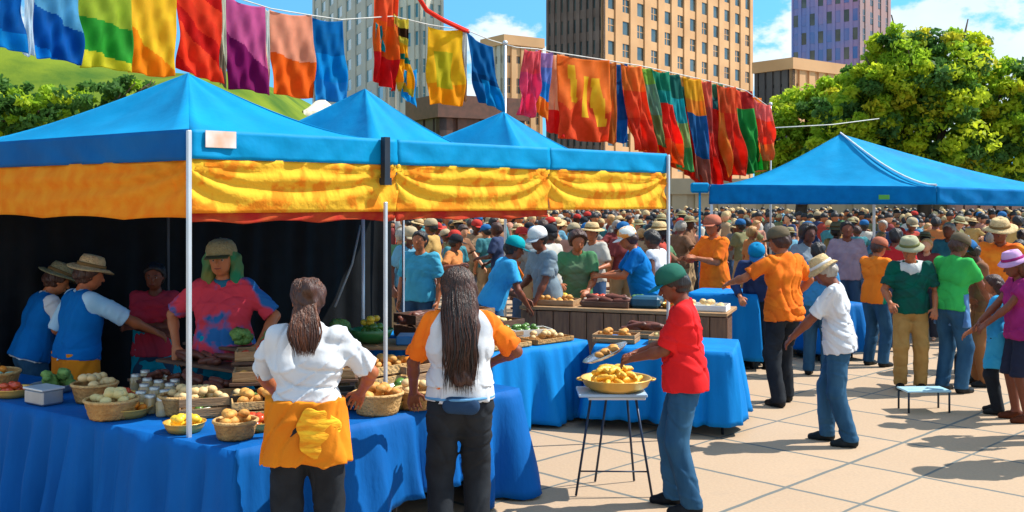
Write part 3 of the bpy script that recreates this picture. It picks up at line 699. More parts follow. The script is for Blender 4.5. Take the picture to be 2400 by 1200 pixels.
tree('bushy_tree', 'low dark green bushy tree on the slope, just above the left tent roof', TB, .3, [bl(200, 262, 1.3), bl(90, 262, 1.3), bl(300, 232, .9), bl(0, 262, 1.4), bl(380, 215, .6)], 150, 70, .13, 9, weights=(.02, .25, .71, .02))
TB = Vector((px(-20, 52), 52, hillz(px(-20, 52), 52) - .2)); D = 52
tree('bushy_tree', 'round olive green bush high on the slope under the leftmost blue flags', TB, .3, [bl(40, 150, .9), bl(-60, 150, 1.2), bl(120, 160, .7)], 70, 60, .14, 11, weights=(.3, .15, .0, .55))
# ------------------------------------------------------------------ tents
steel = mat('powder coated steel', (.62, .66, .70), col2=(.5, .55, .6), rough=.35, metal=.4, bump=.05, nscale=3)
steel_dark = mat('dark steel', (.035, .045, .06), rough=.4, metal=.5)
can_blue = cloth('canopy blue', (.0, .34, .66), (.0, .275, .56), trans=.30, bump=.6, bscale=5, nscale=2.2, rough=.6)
can_blue_shade = cloth('canopy blue shaded', (.0, .115, .36), (.0, .09, .30), trans=.12, bump=.6, bscale=5, nscale=3, rough=.6)  # canopy blue darkened: shade of the left valance put into the colour
ban_yel = cloth('banner yellow', (.98, .60, .045), (.93, .33, .02), trans=.35, nscale=1.5, bump=.7, bscale=3, rot=(0, -.95, .77), stretch=(.7, 5, 6.5), mixlo=.50, mixhi=.60)
ban_org = cloth('banner orange', (.95, .30, .015), (.97, .42, .03), trans=.42, nscale=2.0, bump=.7, bscale=3, rot=(0, .6, -.6), stretch=(.7, 4, 5))
ban_red = cloth('banner red hem', (.42, .02, .015), (.5, .08, .02), trans=.1)
black_tarp = cloth('black tarpaulin', (.006, .0075, .009), (.004, .005, .006), bump=.5, bscale=3, rough=.7)

A0 = Vector((-1.89, 6.0, 0)); v_ = Vector((.7147, .6994, 0)); u_ = Vector((-.8, .6, 0)); LROW = 4.575; DEP = 3.4
EZ = 2.57
def roof(corners, peak, sag=.16, n=14, rim=None):
    """four concave panels rising from the eaves to the peak"""
    mb = MB(); pk = Vector(peak)
    for i in range(4):
        a, b = Vector(corners[i]), Vector(corners[(i + 1) % 4])
        def fn(u, v, a=a, b=b):
            e = a.lerp(b, u); e.z -= .03 * math.sin(PI * u); p = e.lerp(pk, v)
            p.z -= sag * math.sin(PI * v ** .75) * (1 - .2 * abs(2 * u - 1) ** 3) + .012 * math.sin(14 * u + 3 * i) * math.sin(PI * v) - .014 * math.sin(9 * v + 5 * u + i) * math.sin(PI * v) * math.sin(PI * u) - .010 * math.sin(23 * v + 3 * math.sin(4 * u)) * math.sin(PI * v) * math.sin(PI * u)
            return p
        mb.grid(fn, n, 12)
    return mb
def strip(a, b, zt, zb, amp, n=60, waves=9, off=0.0, nr=Vector((0, -1, 0)), ph=0, zt2=None, zb2=None, rows=7, scal=0.0, swag=0.0, dg=0.0):
    zt2 = zt if zt2 is None else zt2; zb2 = zb if zb2 is None else zb2
    def fn(u, v):
        p = a.lerp(b, u); t = zt + (zt2 - zt) * u; bo = zb + (zb2 - zb) * u + scal * abs(math.sin(PI * u * waves * .7 + ph)) 
        p.z = t + (bo - t) * v - swag * math.sin(PI * u) * v
        q = amp * (.25 + .75 * v) * (math.sin(2 * PI * waves * u + 2.2 * math.sin(3 * v + 2 * PI * u + ph) + ph) + .5 * math.sin(2 * PI * waves * 1.73 * u + 2.5 * v + ph * 2))
        if dg:                                              # swagged folds fanning out from the upper corners
            w_ = math.hypot(u * 1.9 + .02, v * .75 + .05); x_ = math.hypot((1 - u) * 1.9, v * .75)
            q = dg * (math.sin(15 * math.atan2(v * .5 + .02, u + .05) + 9 * w_ + ph) * (1 - u) + math.sin(15 * math.atan2(v * .5 + .02, 1.02 - u) + 9 * x_ + ph) * u) * (.3 + .7 * math.sin(PI * min(1, v * 1.2)))
        return p + nr * (off + q)
    return MB().grid(fn, n, rows)
nR = Vector((.6994, -.7147, 0)); nL = Vector((-.6, -.8, 0))
peaks = [P(440, 172, 7.5), P(855, 208, 8.6), P(1180, 262, 9.67)]
tents = []
tlab = ['blue canopy tent nearest the camera, orange banner on its left side and yellow banner right',
        'middle blue canopy tent of the joined row, between its two neighbours, with yellow front banner',
        'farthest blue canopy tent of the joined row, its corner pole near the man in red']
for i in range(3):
    c0 = A0 + v_ * (LROW / 3 * i); c1 = A0 + v_ * (LROW / 3 * (i + 1)); c2 = c1 + u_ * DEP; c3 = c0 + u_ * DEP
    root = empty('canopy_tent', c0, 0, tlab[i], 'tent', 'joined blue canopy tents over the food stall'); tents.append(root); o = -c0
    cs = [Vector((p.x, p.y, EZ)) + o for p in (c0, c1, c2, c3)]
    ends = 0.0
    roof(cs, peaks[i] + o, sag=.27 if i else .11).build('canopy_roof', can_blue, root, solid=.006)
    strip(c0 + o, c1 + o, EZ, 2.395, .008, 40, 5, .012, nR, i, swag=0).build('valance', can_blue, root, solid=.004)
    strip(c0 + o, c1 + o, 2.40, 2.075, .016, 90, 4, .004, nR, i * 2, rows=14, dg=.024).build('banner', [ban_yel], root, solid=.004)
    if i < 2: strip(c0 + o, c1 + o, 2.085, 2.005 , .012, 50, 4, -.02, nR, i * 2 + 1, scal=.02).build('banner_hem', ban_red, root, solid=.004)
    if i == 0:
        strip(c0 + o, c3 + o, EZ, 2.385, .010, 60, 6, .012, nL, 2).build('valance', can_blue_shade, root, solid=.004)
        strip(c0 + o, c3 + o, 2.39, 2.03, .018, 120, 5, .004, nL, 1, rows=14, scal=.02, dg=.02).build('banner', ban_org, root, solid=.004)
    if i == 2:
        strip(c1 + o, c2 + o, EZ, 2.395, .01, 60, 6, .01, Vector((.6, .8, 0)), 2).build('valance', can_blue_shade, root, solid=.004)
    # posts of this bay
    def post(x, y, top, mt, z0=0.0, r=.013):
        MB().box((x, y, (top + z0) / 2), (r * 2, r * 2, top - z0), Matrix.Rotation(.78, 3, 'Z'), bev=.004).box((x, y, z0 + .006), (.10, .10, .012), Matrix.Rotation(.78, 3, 'Z')).build('tent_pole', mt, root)
    if i == 0: post(-.0 + nR.x * .03 + nL.x * .02, nR.y * .03 + nL.y * .02, 2.56, steel, r=.013)
    if i == 1:
        q = A0 + v_ * 1.4 + o + nR * .045; post(q.x, q.y, 2.14, steel, r=.012); q2 = q
        MB().box((q.x, q.y, 2.44), (.045, .045, .28), Matrix.Rotation(.78, 3, 'Z')).box((q.x, q.y, 2.28), (.06, .06, .05), Matrix.Rotation(.78, 3, 'Z')).build('pole_sleeve', steel_dark, root)
    if i == 2:
        q = c1 + o + nR * .03; post(q.x, q.y, 2.56, steel)
    if i == 0: q = Vector((px(394, 9.0), 9.0, 0)) + o; post(q.x, q.y, 2.5, steel_dark, r=.012)
    if i == 2: q = c2 + o - u_ * .2; post(q.x, q.y, 2.5, steel, r=.012)
    fr = MB()                                                 # scissor frame under the roof
    iv = (v_ + u_) * .09; fr.tube([c0 + o + iv + Vector((0, 0, 2.50)), c3 + o + iv - u_ * .1 + Vector((0, 0, 2.50))], .012, 6); fr.tube([c0 + o + iv + Vector((0, 0, 2.5)) + v_ * .03, c1 + o + u_ * .09 + Vector((0, 0, 2.5)) - v_ * .03], .012, 6)
    mid = (c0 + c2) / 2 + o; fr.tube([Vector((mid.x, mid.y, 2.5)), peaks[i] + o - Vector((0, 0, .05))], .012, 6)
    fr.build('roof_frame', steel_dark, root)
# small white maker's plate on the corner of the first valance
MB().box((.19 * v_.x + nR.x * .022, .19 * v_.y + nR.y * .022, 2.515), (.20, .006, .10), Matrix((v_, -nR, Vector((0, 0, 1)))).transposed()).build('name_plate', mat('plate', (.72, .70, .68), col2=(.65, .38, .26), nscale=5), tents[0])

bk0 = A0 + u_ * (DEP - .02) - v_ * .35; bk1 = A0 + u_ * (DEP - .02) + v_ * LROW
tag(strip(bk0, bk1, 2.55, .02, .03, 120, 14, .0, -v_.cross(Vector((0, 0, 1))) * .0 + Vector((.7, -.7, 0)) * 1.0, 1, rows=10).build('back_curtain', black_tarp, solid=.004), 'black cloth back wall hanging behind the vendors inside the tents', 'curtain')
# loose pole and guy rope inside
b = T(851, 1000, 0); q = P(851, 735, 9.3)
tag(MB().tube([(px(851, 9.0), 9.0, 0), (px(851, 9.0), 9.0, 2.30)], .016, 8).box((px(851, 9.0), 9.0, 2.31), (.09, .05, .06)).build('inner_pole', steel), 'thin grey upright pole in front of the black back wall', 'pole')
tag(MB().tube([P(845, 528, 9.0), P(825, 620, 8.8), P(785, 720, 8.6)], .009, 6).build('guy_rope', mat('grey rope', (.3, .32, .32), rough=.9)), 'slack grey rope slanting down beside the thin inner pole', 'rope')

# right tent, farther away
pk = P(1970, 314, 18); cn = [P(1664, 432, 17.0), P(2195, 437, 15.2), P(2640, 455, 16.5), P(2050, 440, 20.5)]
root = empty('canopy_tent', (cn[0].x, cn[0].y, 0), 0, 'separate blue peaked tent with painted white highlight standing in front of the leafy tree', 'tent'); o = -root.location
cnl = [c + o for c in cn]; roof(cnl, pk + o, sag=.22).build('canopy_roof', can_blue, root, solid=.006)
for k, (i, j) in enumerate(((0, 1), (1, 2), (2, 3), (3, 0))):
    a, b = cnl[i].copy(), cnl[j].copy(); za, zb_ = a.z, b.z; a.z = b.z = 0; n = (b - a).cross(Vector((0, 0, 1))).normalized()
    strip(a, b, za, 2.09, .012, 60, 8, .01, n, k, zt2=zb_, zb2=2.09 if j != 2 else 2.02).build('valance', cloth('valance blue', (.0, .20, .52), (.0, .16, .44), trans=.15, bscale=5), root, solid=.004)
for c in (cnl[0], cnl[2], cnl[3]):
    MB().box((c.x * .99 + (pk + o).x * .01, c.y, c.z / 2), (.045, .045, c.z - .02), bev=.004).build('tent_pole', steel, root)
def highlight(u):
    a = cnl[1].lerp(pk + o, u); a.z -= .22 * math.sin(PI * u ** .75) * .65 - .022; return a
MB().tube([highlight(i / 14) for i in range(15)], .016, 6).build('highlight', mat('highlight white', (.75, .82, .9)), root)  # pale tube laid along the hip imitates its highlight
MB().box((P(2072, 462, 15.4) + o), (.16, .02, .07)).build('sticker', mat('green label', (.08, .35, .05)), root)
h = MB(); hp = P(1640, 440, 17.05) + o; h.box(hp, (.30, .12, .17), bev=.03); h.tube([hp, hp - Vector((0, 0, hp.z))], .02, 8); h.build('folded_side_panel', can_blue, root)

# ------------------------------------------------------------------ tables and cloths
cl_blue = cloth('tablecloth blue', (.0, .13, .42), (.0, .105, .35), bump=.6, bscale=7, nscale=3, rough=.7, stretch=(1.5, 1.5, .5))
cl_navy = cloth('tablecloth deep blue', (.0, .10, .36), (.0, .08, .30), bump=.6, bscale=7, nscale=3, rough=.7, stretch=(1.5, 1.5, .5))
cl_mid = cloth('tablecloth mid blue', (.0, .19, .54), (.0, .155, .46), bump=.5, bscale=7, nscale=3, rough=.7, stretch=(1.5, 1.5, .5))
def drape(poly, z, zb, amp=.035, sp=.03, seed=0, mi=0, flare=.05):
    """cloth over a polygonal top (ccw): flat top sheet and a pleated skirt; zb(s, p) or number gives the hem height"""
    rnd = random.Random(seed); pts = [Vector((p[0], p[1], 0)) for p in poly]; n = len(pts); per = []
    s = 0
    for i in range(n):
        a, b = pts[i], pts[(i + 1) % n]; L_ = (b - a).length; k = max(2, int(L_ / sp)); nr = (b - a).cross(Vector((0, 0, 1))).normalized(); pn = (pts[i] - pts[i - 1]).cross(Vector((0, 0, 1))).normalized(); nn = (pts[(i + 2) % n] - b).cross(Vector((0, 0, 1))).normalized()
        for j in range(k):
            t = j / k; e1 = max(0, 1 - t * L_ / .18); e2 = max(0, 1 - (1 - t) * L_ / .18)
            m = nr.lerp((nr + pn).normalized(), e1).lerp((nr + nn).normalized(), e2); per.append((a.lerp(b, t), m, s + t * L_, max(e1, e2), i))
        s += L_
    W = s; ph = [rnd.uniform(0, 6) for _ in range(6)]; K = 14; mb = MB(); N_ = len(per)
    def f(s_): 
        q = s_; return .5 * math.sin(q * 21 + 2 * math.sin(q * 3 + ph[0]) + ph[1]) + .35 * math.sin(q * 37 + 3 * math.sin(q * 5 + ph[2]) + ph[3]) + .3 * math.sin(q * 9 + ph[4])
    for r in range(K + 1):
        v = r / K
        for p, m, ss, ce, i in per:
            hb = zb(p) if callable(zb) else zb
            q = p + m * (.012 + flare * v + amp * 2.1 * (v ** .6) * (f(ss) + .4 + .5 * math.sin(ss * 13 + 3 * v + ph[5]) * v) + ce * .06 * v)
            zz = z - (z - hb - .012 * f(ss * 1.3)) * v
            if r == 0: q = p + m * .004; zz = z
            mb.v.append((q.x, q.y, zz))
    for r in range(K):
        for j in range(N_):
            a = r * N_ + j; b = r * N_ + (j + 1) % N_; mb.f.append((a, a + N_, b + N_, b)); mb.m.append(0); mb.sm.append(True)
    mb.f.append(tuple(range(N_))); mb.m.append(0); mb.sm.append(False)
    return mb
def table_under(poly, z, label, group=None):
    r = empty('folding_table', (poly[0][0], poly[0][1], 0), 0, label, 'table', group); o = -Vector((poly[0][0], poly[0][1], 0)); n = len(poly)
    ctr = sum((Vector((p[0], p[1], 0)) for p in poly), Vector()) / n; pp = [ctr.lerp(Vector((p[0], p[1], 0)), .97) + o for p in poly]
    mb = MB(); mb.face([(p.x, p.y, z - .006) for p in pp]); mb.face([(p.x, p.y, z - .035) for p in pp][::-1])
    for i in range(n): a, b = pp[i], pp[(i + 1) % n]; mb.face([(a.x, a.y, z - .035), (b.x, b.y, z - .035), (b.x, b.y, z - .006), (a.x, a.y, z - .006)])
    mb.build('tabletop', mat('plastic top', (.6, .58, .52)), r)
    for p in pp:
        q = p.lerp(ctr + o, .1); MB().tube([(q.x, q.y, 0), (q.x, q.y, z - .035)], .014, 8).build('leg', steel_dark, r)
    return r
K0 = Vector((-1.526, 5.634, 0)); uL2 = Vector((-.817, .576, 0)); uR2 = Vector((.6425, .766, 0)); nIL = Vector((.576, .817, 0)); nIR = Vector((-.766, .6425, 0)); TZ = .765
def LP(a, b): p = K0 + uL2 * a + nIL * b; return (p.x, p.y)
def RP(a, b): p = K0 + uR2 * a + nIR * b; return (p.x, p.y)
inner = K0 + (uL2 + uR2) * .80
# left arm and right arm of the corner counter
pl = [LP(3.4, 0), LP(0, 0), (inner.x, inner.y), LP(3.4, .68)]
pr = [RP(0.012, 0), RP(2.45, 0), RP(2.45, .70), (inner.x + .012, inner.y)]
table_under(pl, TZ, 'trestle table under the long dark blue cloth of the nearest stall'); table_under(pr, TZ, 'trestle table under the blue cloth behind the woman with the orange apron')
def hem_r(p):
    t = (p - K0).dot(uR2); return .02 + .22 * max(0, min(1, (t - .2) / 1.1)) * (1 if t < 1.85 else 0)
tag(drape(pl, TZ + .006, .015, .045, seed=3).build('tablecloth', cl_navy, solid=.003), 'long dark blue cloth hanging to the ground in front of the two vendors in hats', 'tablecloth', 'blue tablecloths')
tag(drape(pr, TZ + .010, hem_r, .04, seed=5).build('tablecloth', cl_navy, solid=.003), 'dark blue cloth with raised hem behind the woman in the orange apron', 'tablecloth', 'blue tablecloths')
CZ = .76
ca = [(-.19, 9.28), (.74, 10.15), (-.55, 11.6), (-1.45, 10.7)]
cb = [(.78, 9.72), (2.0, 9.33), (2.25, 10.2), (.98, 10.75)]
table_under(ca, CZ, 'trestle table under the bright blue cloth right of the long haired woman'); table_under(cb, CZ, 'trestle table under the blue cloth behind the man in red')
tag(drape(ca, CZ + .006, .03, .035, seed=8).build('tablecloth', cl_mid, solid=.003), 'bright blue cloth on the table between the long haired woman and the round yellow basket', 'tablecloth', 'blue tablecloths')
tag(drape(cb, CZ + .006, .10, .03, seed=9).build('tablecloth', cl_mid, solid=.003), 'bright blue cloth hanging on both sides of the man in red', 'tablecloth', 'blue tablecloths')
cc = [(3.0, 15.9), (4.15, 13.55), (4.75, 13.85), (3.6, 16.2)]
table_under(cc, CZ, 'trestle table under the blue cloth behind the man in the orange tee')
tag(drape(cc, CZ + .006, .12, .03, seed=10).build('tablecloth', cl_blue, solid=.003), 'blue cloth on the far table behind the man in the orange tee', 'tablecloth', 'blue tablecloths')
cd = [(2.3, 13.3), (3.1, 13.0), (3.4, 13.7), (2.6, 14.0)]
table_under(cd, .95, 'tall narrow table under blue cloth below the man in the orange shirt')
tag(drape(cd, .956, .12, .02, seed=12).build('tablecloth', cl_mid, solid=.003), 'blue cloth of the tall narrow table before the man in long orange shirt', 'tablecloth', 'blue tablecloths')

# ------------------------------------------------------------------ food and containers
wicker = mat('wicker', (.50, .27, .085), col2=(.36, .18, .055), nscale=18, bump=.9, bscale=50, rough=.7)
wicker_l = mat('light wicker', (.62, .38, .15), col2=(.48, .27, .09), nscale=18, bump=.9, bscale=50, rough=.7)
wood = mat('crate wood', (.42, .25, .12), col2=(.30, .165, .075), nscale=5, stretch=(1, 8, 8), bump=.4, rough=.75)
wood_d = mat('dark wood', (.14, .07, .04), col2=(.09, .045, .028), nscale=5, stretch=(1, 8, 8), bump=.4, rough=.7)
FOOD = dict(roll=mat('bread crust', (.72, .36, .08), col2=(.50, .20, .04), nscale=12, bump=.3, rough=.6), bun=mat('pale bun', (.72, .52, .26), col2=(.6, .38, .15), nscale=10, rough=.6),
            tomato=mat('tomato', (.55, .035, .015), col2=(.6, .10, .02), nscale=3, rough=.25, spec=.6), lemon=mat('lemon', (.8, .55, .04), col2=(.7, .42, .03), nscale=6, rough=.4), pepper=mat('green pepper', (.10, .22, .025), col2=(.05, .14, .02), nscale=5, rough=.3, spec=.6),
            egg=mat('pale cheese', (.74, .58, .26), col2=(.6, .44, .16), nscale=7, rough=.6), sausage=mat('dark sausage', (.16, .045, .025), col2=(.09, .03, .018), nscale=14, rough=.45), lettuce=mat('lettuce', (.20, .34, .08), col2=(.10, .22, .05), nscale=9, rough=.6, bump=.5), orange=mat('orange fruit', (.8, .26, .02), col2=(.7, .2, .02), nscale=20, rough=.4), aqua=mat('mint packet', (.22, .50, .38), col2=(.42, .62, .5), nscale=8, rough=.4))
def basket(loc, r, h_, label, m=None, sq=(1, 1), rz=0, liner=None):
    root = empty('basket', loc, rz, label, 'basket', 'baskets on the food stall')
    def md(an, rr, z): return (rr * (1 + .022 * math.sin(an * 17 + (PI if int(z / .022) % 2 else 0))), 0)
    prof = [(.002, .006), (r * .74, .006), (r * .78, .0)] + [(r * (.80 + .20 * t / 8), h_ * t / 8) for t in range(1, 9)] + [(r * .96, h_), (r * .92, h_ * .9), (r * .78, .02), (.002, .02)]
    S = Matrix.Diagonal((sq[0], sq[1], 1))
    MB().lathe(prof, 40, S, mod=md).build('woven_side', m or wicker, root)
    ring = [S @ Vector((math.cos(a) * r * .985, math.sin(a) * r * .985, h_)) for a in [2 * PI * i / 32 for i in range(33)]]
    MB().tube(ring, .011, 6, caps=False).build('rim', wicker_l if m is None else m, root)
    return root
def heap(kind, ctr, rad, n, size, label, cat, group, seed=0, sq=(1, 1, .75), long=False, layers=2, rect=None):
    """individual pieces of food heaped on a spot; rect=(ux,uy,a,b) spreads them in a tray"""
    rnd = random.Random(seed); base = None; k = 0; names = dict(roll='bread_roll', bun='bun', tomato='tomato', lemon='lemon', pepper='green_pepper', egg='cheese_ball', sausage='sausage', lettuce='lettuce_head', orange='orange', aqua='mint_packet')
    proto = None
    for i in range(n):
        lay = i * layers // n; rr = rad * (1 - .35 * lay) * math.sqrt(rnd.random()) if rect is None else 0
        if rect is None: an = rnd.uniform(0, 2 * PI); p = Vector((ctr[0] + math.cos(an) * rr, ctr[1] + math.sin(an) * rr, ctr[2] + size * sq[2] * (1 + 1.25 * lay)))
        else:
            ux, uy, a, b_ = rect; p = Vector(ctr) + ux * rnd.uniform(-a, a) * (1 - .25 * lay) + uy * rnd.uniform(-b_, b_) * (1 - .25 * lay); p.z = ctr[2] + size * sq[2] * (1 + 1.25 * lay)
        if proto is None:
            mb = MB()
            if long: mb.tube([(-size * 3, 0, 0), (-size * 2.4, 0, .004), (0, size * .5, .006), (size * 2.4, 0, .004), (size * 3, 0, 0)], [size * .35, size * .9, size, size * .9, size * .35], 8)
            elif kind == 'lettuce':
                for q in range(7): mb.ball((rnd.uniform(-.4, .4) * size, rnd.uniform(-.4, .4) * size, rnd.uniform(-.2, .5) * size), size * .7, 8, (1, 1, .7), .25)
            else: mb.ball((0, 0, 0), size, 12, sq, .05)
            proto = mb.build(names[kind], FOOD[kind]); o = proto
        else: o = proto.copy(); COL.objects.link(o)
        o.location = p; s_ = rnd.uniform(.85, 1.15); o.scale = (s_, s_, s_); o.rotation_euler = (rnd.uniform(-.3, .3), rnd.uniform(-.3, .3), rnd.uniform(0, 6) if not long else rnd.uniform(-.25, .25) + (math.atan2(rect[0].y, rect[0].x) if rect else 0))
        tag(o, label, cat, group)
def FL(lab):
    s = lab
    for a in (' at the near', ' beside the', ' behind the flat', ' behind the golden', ' hidden partly'): s = s.split(a)[0]
    return s
def crate(loc, ux, L_, W_, H_, label, m=None, slats=3, cat='crate', group='wooden crates and trays on the stall', name='wooden_crate'):
    rz = math.atan2(ux.y, ux.x); root = empty(name, loc, rz, label, cat, group); m = m or wood; t = .010
    MB().box((0, 0, .008), (L_, W_, .012)).build('bottom_board', m, root)
    sh = H_ / slats
    for nm, a, b_ in (('side_board', 0, -W_ / 2), ('side_board', 0, W_ / 2)):
        mb = MB(); [mb.box((0, b_, .004 + sh * (k + .5)), (L_ + .0, t, sh * .80), bev=.002) for k in range(slats)]; mb.build(nm, m, root)
    for sg in (-1, 1):
        mb = MB(); [mb.box((sg * (L_ / 2 - t / 2 - .001), 0, .004 + sh * (k + .5)), (t, W_ - t * 1.2, sh * .80), bev=.002) for k in range(slats)]; mb.build('end_board', m, root)
    return root
EX, EY = Vector((1, 0, 0)), Vector((0, 1, 0))
# --- on the left arm
ps = LP(2.87, .16); basket((ps[0], ps[1], TZ + .012), .20, .13, 'shallow brown basket of salad packets at the far left end of the counter')
heap('aqua', (ps[0], ps[1], TZ + .10), .15, 12, .045, 'mint green packet in the basket at the left end of the counter', 'packet', 'mint green packets', 1, (1.2, .8, .5)); heap('orange', (ps[0] - .05, ps[1] + .12, TZ + .12), .10, 5, .038, 'small orange lying among the mint green packets', 'orange', 'small oranges', 2)
ps = LP(2.1, .12); mb = MB().box((0, 0, .05), (.22, .16, .10), bev=.012); r_ = empty('metal_box', (ps[0], ps[1], TZ + .012), -.6, 'small dull grey metal box on the blue cloth in front of the orange apron', 'box'); mb.build('body', mat('dull metal', (.38, .42, .47), rough=.35, metal=.6), r_); MB().box((0, 0, .105), (.23, .17, .014), bev=.004).build('lid', steel, r_)
def on_top(x, y, z=TZ + .012): t = T(x, y, z); return t
q = on_top(262, 978); basket(q, .165, .115, 'round brown basket holding pale cheese in front of the dark display shelf'); heap('egg', q + Vector((0, 0, .09)), .12, 14, .036, 'pale round cheese heaped in the round brown basket by the shelf', 'cheese', 'pale cheeses', 3)
q = on_top(222, 940); basket(q, .15, .12, 'brown basket half hidden beside the white apron string'); heap('bun', q + Vector((0, 0, .10)), .11, 12, .036, 'yellowish bun in the half hidden basket beside the vendor', 'bun', 'yellowish buns', 4)
q = on_top(425, 970); basket(q, .14, .12, 'small basket of buns just left of the front corner pole'); heap('bun', q + Vector((0, 0, .10)), .09, 9, .034, 'bun in the small basket touching the front corner pole', 'bun', 'buns by the pole', 6)
glassj = mat('jar glass', (.42, .26, .10), col2=(.50, .42, .24), nscale=6, rough=.12, spec=.7); jarlid = mat('jar lid', (.62, .60, .54), rough=.3, metal=.4)
rnd = random.Random(4); jp = None
for i, (x, y) in enumerate([(338, 940), (362, 948), (386, 955), (345, 925), (372, 930), (398, 938), (352, 968), (380, 975), (330, 958), (410, 928), (318, 915), (340, 905), (366, 910), (392, 915)]):
    q = on_top(x, y)
    if jp is None:
        jp = empty('glass_jar', q, 0); MB().lathe([(.001, 0), (.036, 0), (.04, .01), (.04, .085), (.03, .10), (.03, .105)], 16).build('jar_body', glassj, jp); MB().lathe([(.033, .10), (.033, .118), (.001, .12)], 16).build('lid', jarlid, jp); j = jp
    else: j = copy_tree(jp)
    j.location = q; tag(j, 'small amber glass jar with pale lid in the cluster left of the front pole', 'jar', 'glass jars left of the front pole')
# dark display shelf behind the left arm
def step_shelf(c, ux, W_, steps, label, m):
    rz = math.atan2(ux.y, ux.x); root = empty('display_shelf', (c[0], c[1], 0), rz, label, 'shelf', 'stepped display shelves')
    for k, (y, z) in enumerate(steps): MB().box((0, y, z - .012), (W_, .24, .022), bev=.003).build('shelf_board', m, root)
    zt = steps[-1][1]
    for sg in (-1, 1):
        mb = MB(); mb.box((sg * (W_ / 2 - .02), steps[-1][0] + .06, zt / 2 - .012), (.035, .035, zt - .024)); mb.box((sg * (W_ / 2 - .02), steps[0][0] - .05, steps[0][1] / 2 - .012), (.035, .035, steps[0][1] - .024)); mb.box((sg * (W_ / 2 - .02), (steps[0][0] + steps[-1][0]) / 2, .35), (.03, abs(steps[-1][0] - steps[0][0]), .035)); mb.build('side_frame', m, root)
    return root
ux1 = -uL2; c1_ = LP(1.55, .86); step_shelf(c1_, ux1, 1.05, [(0, .86), (.24, .97), (.48, 1.07)], 'dark stepped shelf loaded with sausages beneath the crossed arm vendor', wood_d)
ny = Vector((-ux1.y, ux1.x, 0))
for k, (yy, z) in enumerate(((0, .86), (.24, .97), (.48, 1.07))):
    cc_ = Vector((c1_[0], c1_[1], 0)) + ny * yy; cc_.z = z
    kind, lab = (('sausage', 'dark sausage on the lowest step of the dark shelf'), ('sausage', 'reddish brown sausage on the middle step of the dark shelf'), ('lettuce', 'loose green lettuce on the top step of the dark shelf'))[k]
    heap(kind, cc_, 0, 16 if k < 2 else 9, .026 if k < 2 else .05, lab, kind, lab.split(' on ')[0] + 's', 20 + k, long=(k < 2), rect=(ux1, ny, .42, .07))
heap('tomato', Vector((c1_[0], c1_[1], 0)) + ny * .48 + ux1 * .33 + Vector((0, 0, 1.07)), .10, 6, .035, 'tomato at the right end of the top shelf step', 'tomato', 'tomatoes on the shelf', 8)
# right of the pole: trays stepped up behind
c2_ = LP(.52, .92); step_shelf(c2_, Vector((.98, .2, 0)).normalized(), .84, [(0, .84), (.24, .95), (.48, 1.05)], 'stepped shelf of bread trays beneath the green scarf vendor', wood_d)
ux2 = Vector((.98, .2, 0)).normalized(); ny2 = Vector((-ux2.y, ux2.x, 0)); c2v = Vector((c2_[0], c2_[1], 0))
tray_specs = [(0, .842, 'black tray on the lowest step under the bread trays', mat('black tray', (.015, .016, .016), rough=.4), None), (.24, .952, 'tan wooden tray of flat rolls on the middle shelf step', wood, 'roll'), (.48, 1.052, 'tan wooden tray of tomatoes on the top shelf step', wood, 'tomato')]
for yy, z, lab, m, fk in tray_specs:
    cq = c2v + ny2 * yy; crate((cq.x, cq.y, z), ux2, .80, .22, .07, lab, m, 1, 'tray', name='tray')
    if fk: heap(fk, (cq.x, cq.y, z + .02), 0, 16, .034, {'roll': 'flat roll in the tray on the middle shelf step', 'tomato': 'red tomato in the tray on the top shelf step'}[fk], {'roll': 'bread roll', 'tomato': 'tomato'}[fk], fk + 's in the shelf trays', 31, rect=(ux2, ny2, .34, .06))
    else: heap('lettuce', (cq.x, cq.y, z + .01), 0, 8, .035, 'dark leafy head of greens in the black tray', 'greens', 'greens in the black tray', 32, rect=(ux2, ny2, .3, .05))
q = on_top(500, 968); crate(q, Vector((.95, .3, 0)).normalized(), .42, .30, .13, 'long wooden crate of pale buns right of the corner pole', wood, 2); heap('bun', q + Vector((0, 0, .09)), 0, 20, .036, 'pale bun in the long crate right of the pole', 'bun', 'pale buns in the long crate', 12, rect=(Vector((.95, .3, 0)), Vector((-.3, .95, 0)), .16, .10))
q = on_top(598, 975); crate(q, Vector((.95, .3, 0)).normalized(), .30, .28, .12, 'short wooden crate of bread at the elbow of the woman in the orange apron', wicker_l, 2); heap('roll', q + Vector((0, 0, .085)), 0, 14, .036, 'crusty roll in the short crate near the orange apron', 'bread roll', 'rolls in the short crate', 13, rect=(Vector((.95, .3, 0)), Vector((-.3, .95, 0)), .11, .09))
q = on_top(552, 1026); basket(q, .125, .10, 'small round basket standing nearest the front corner of the blue counter'); heap('roll', q + Vector((0, 0, .075)), .085, 9, .036, 'crusty roll in the small basket at the front corner', 'bread roll', 'rolls in the corner basket', 14)
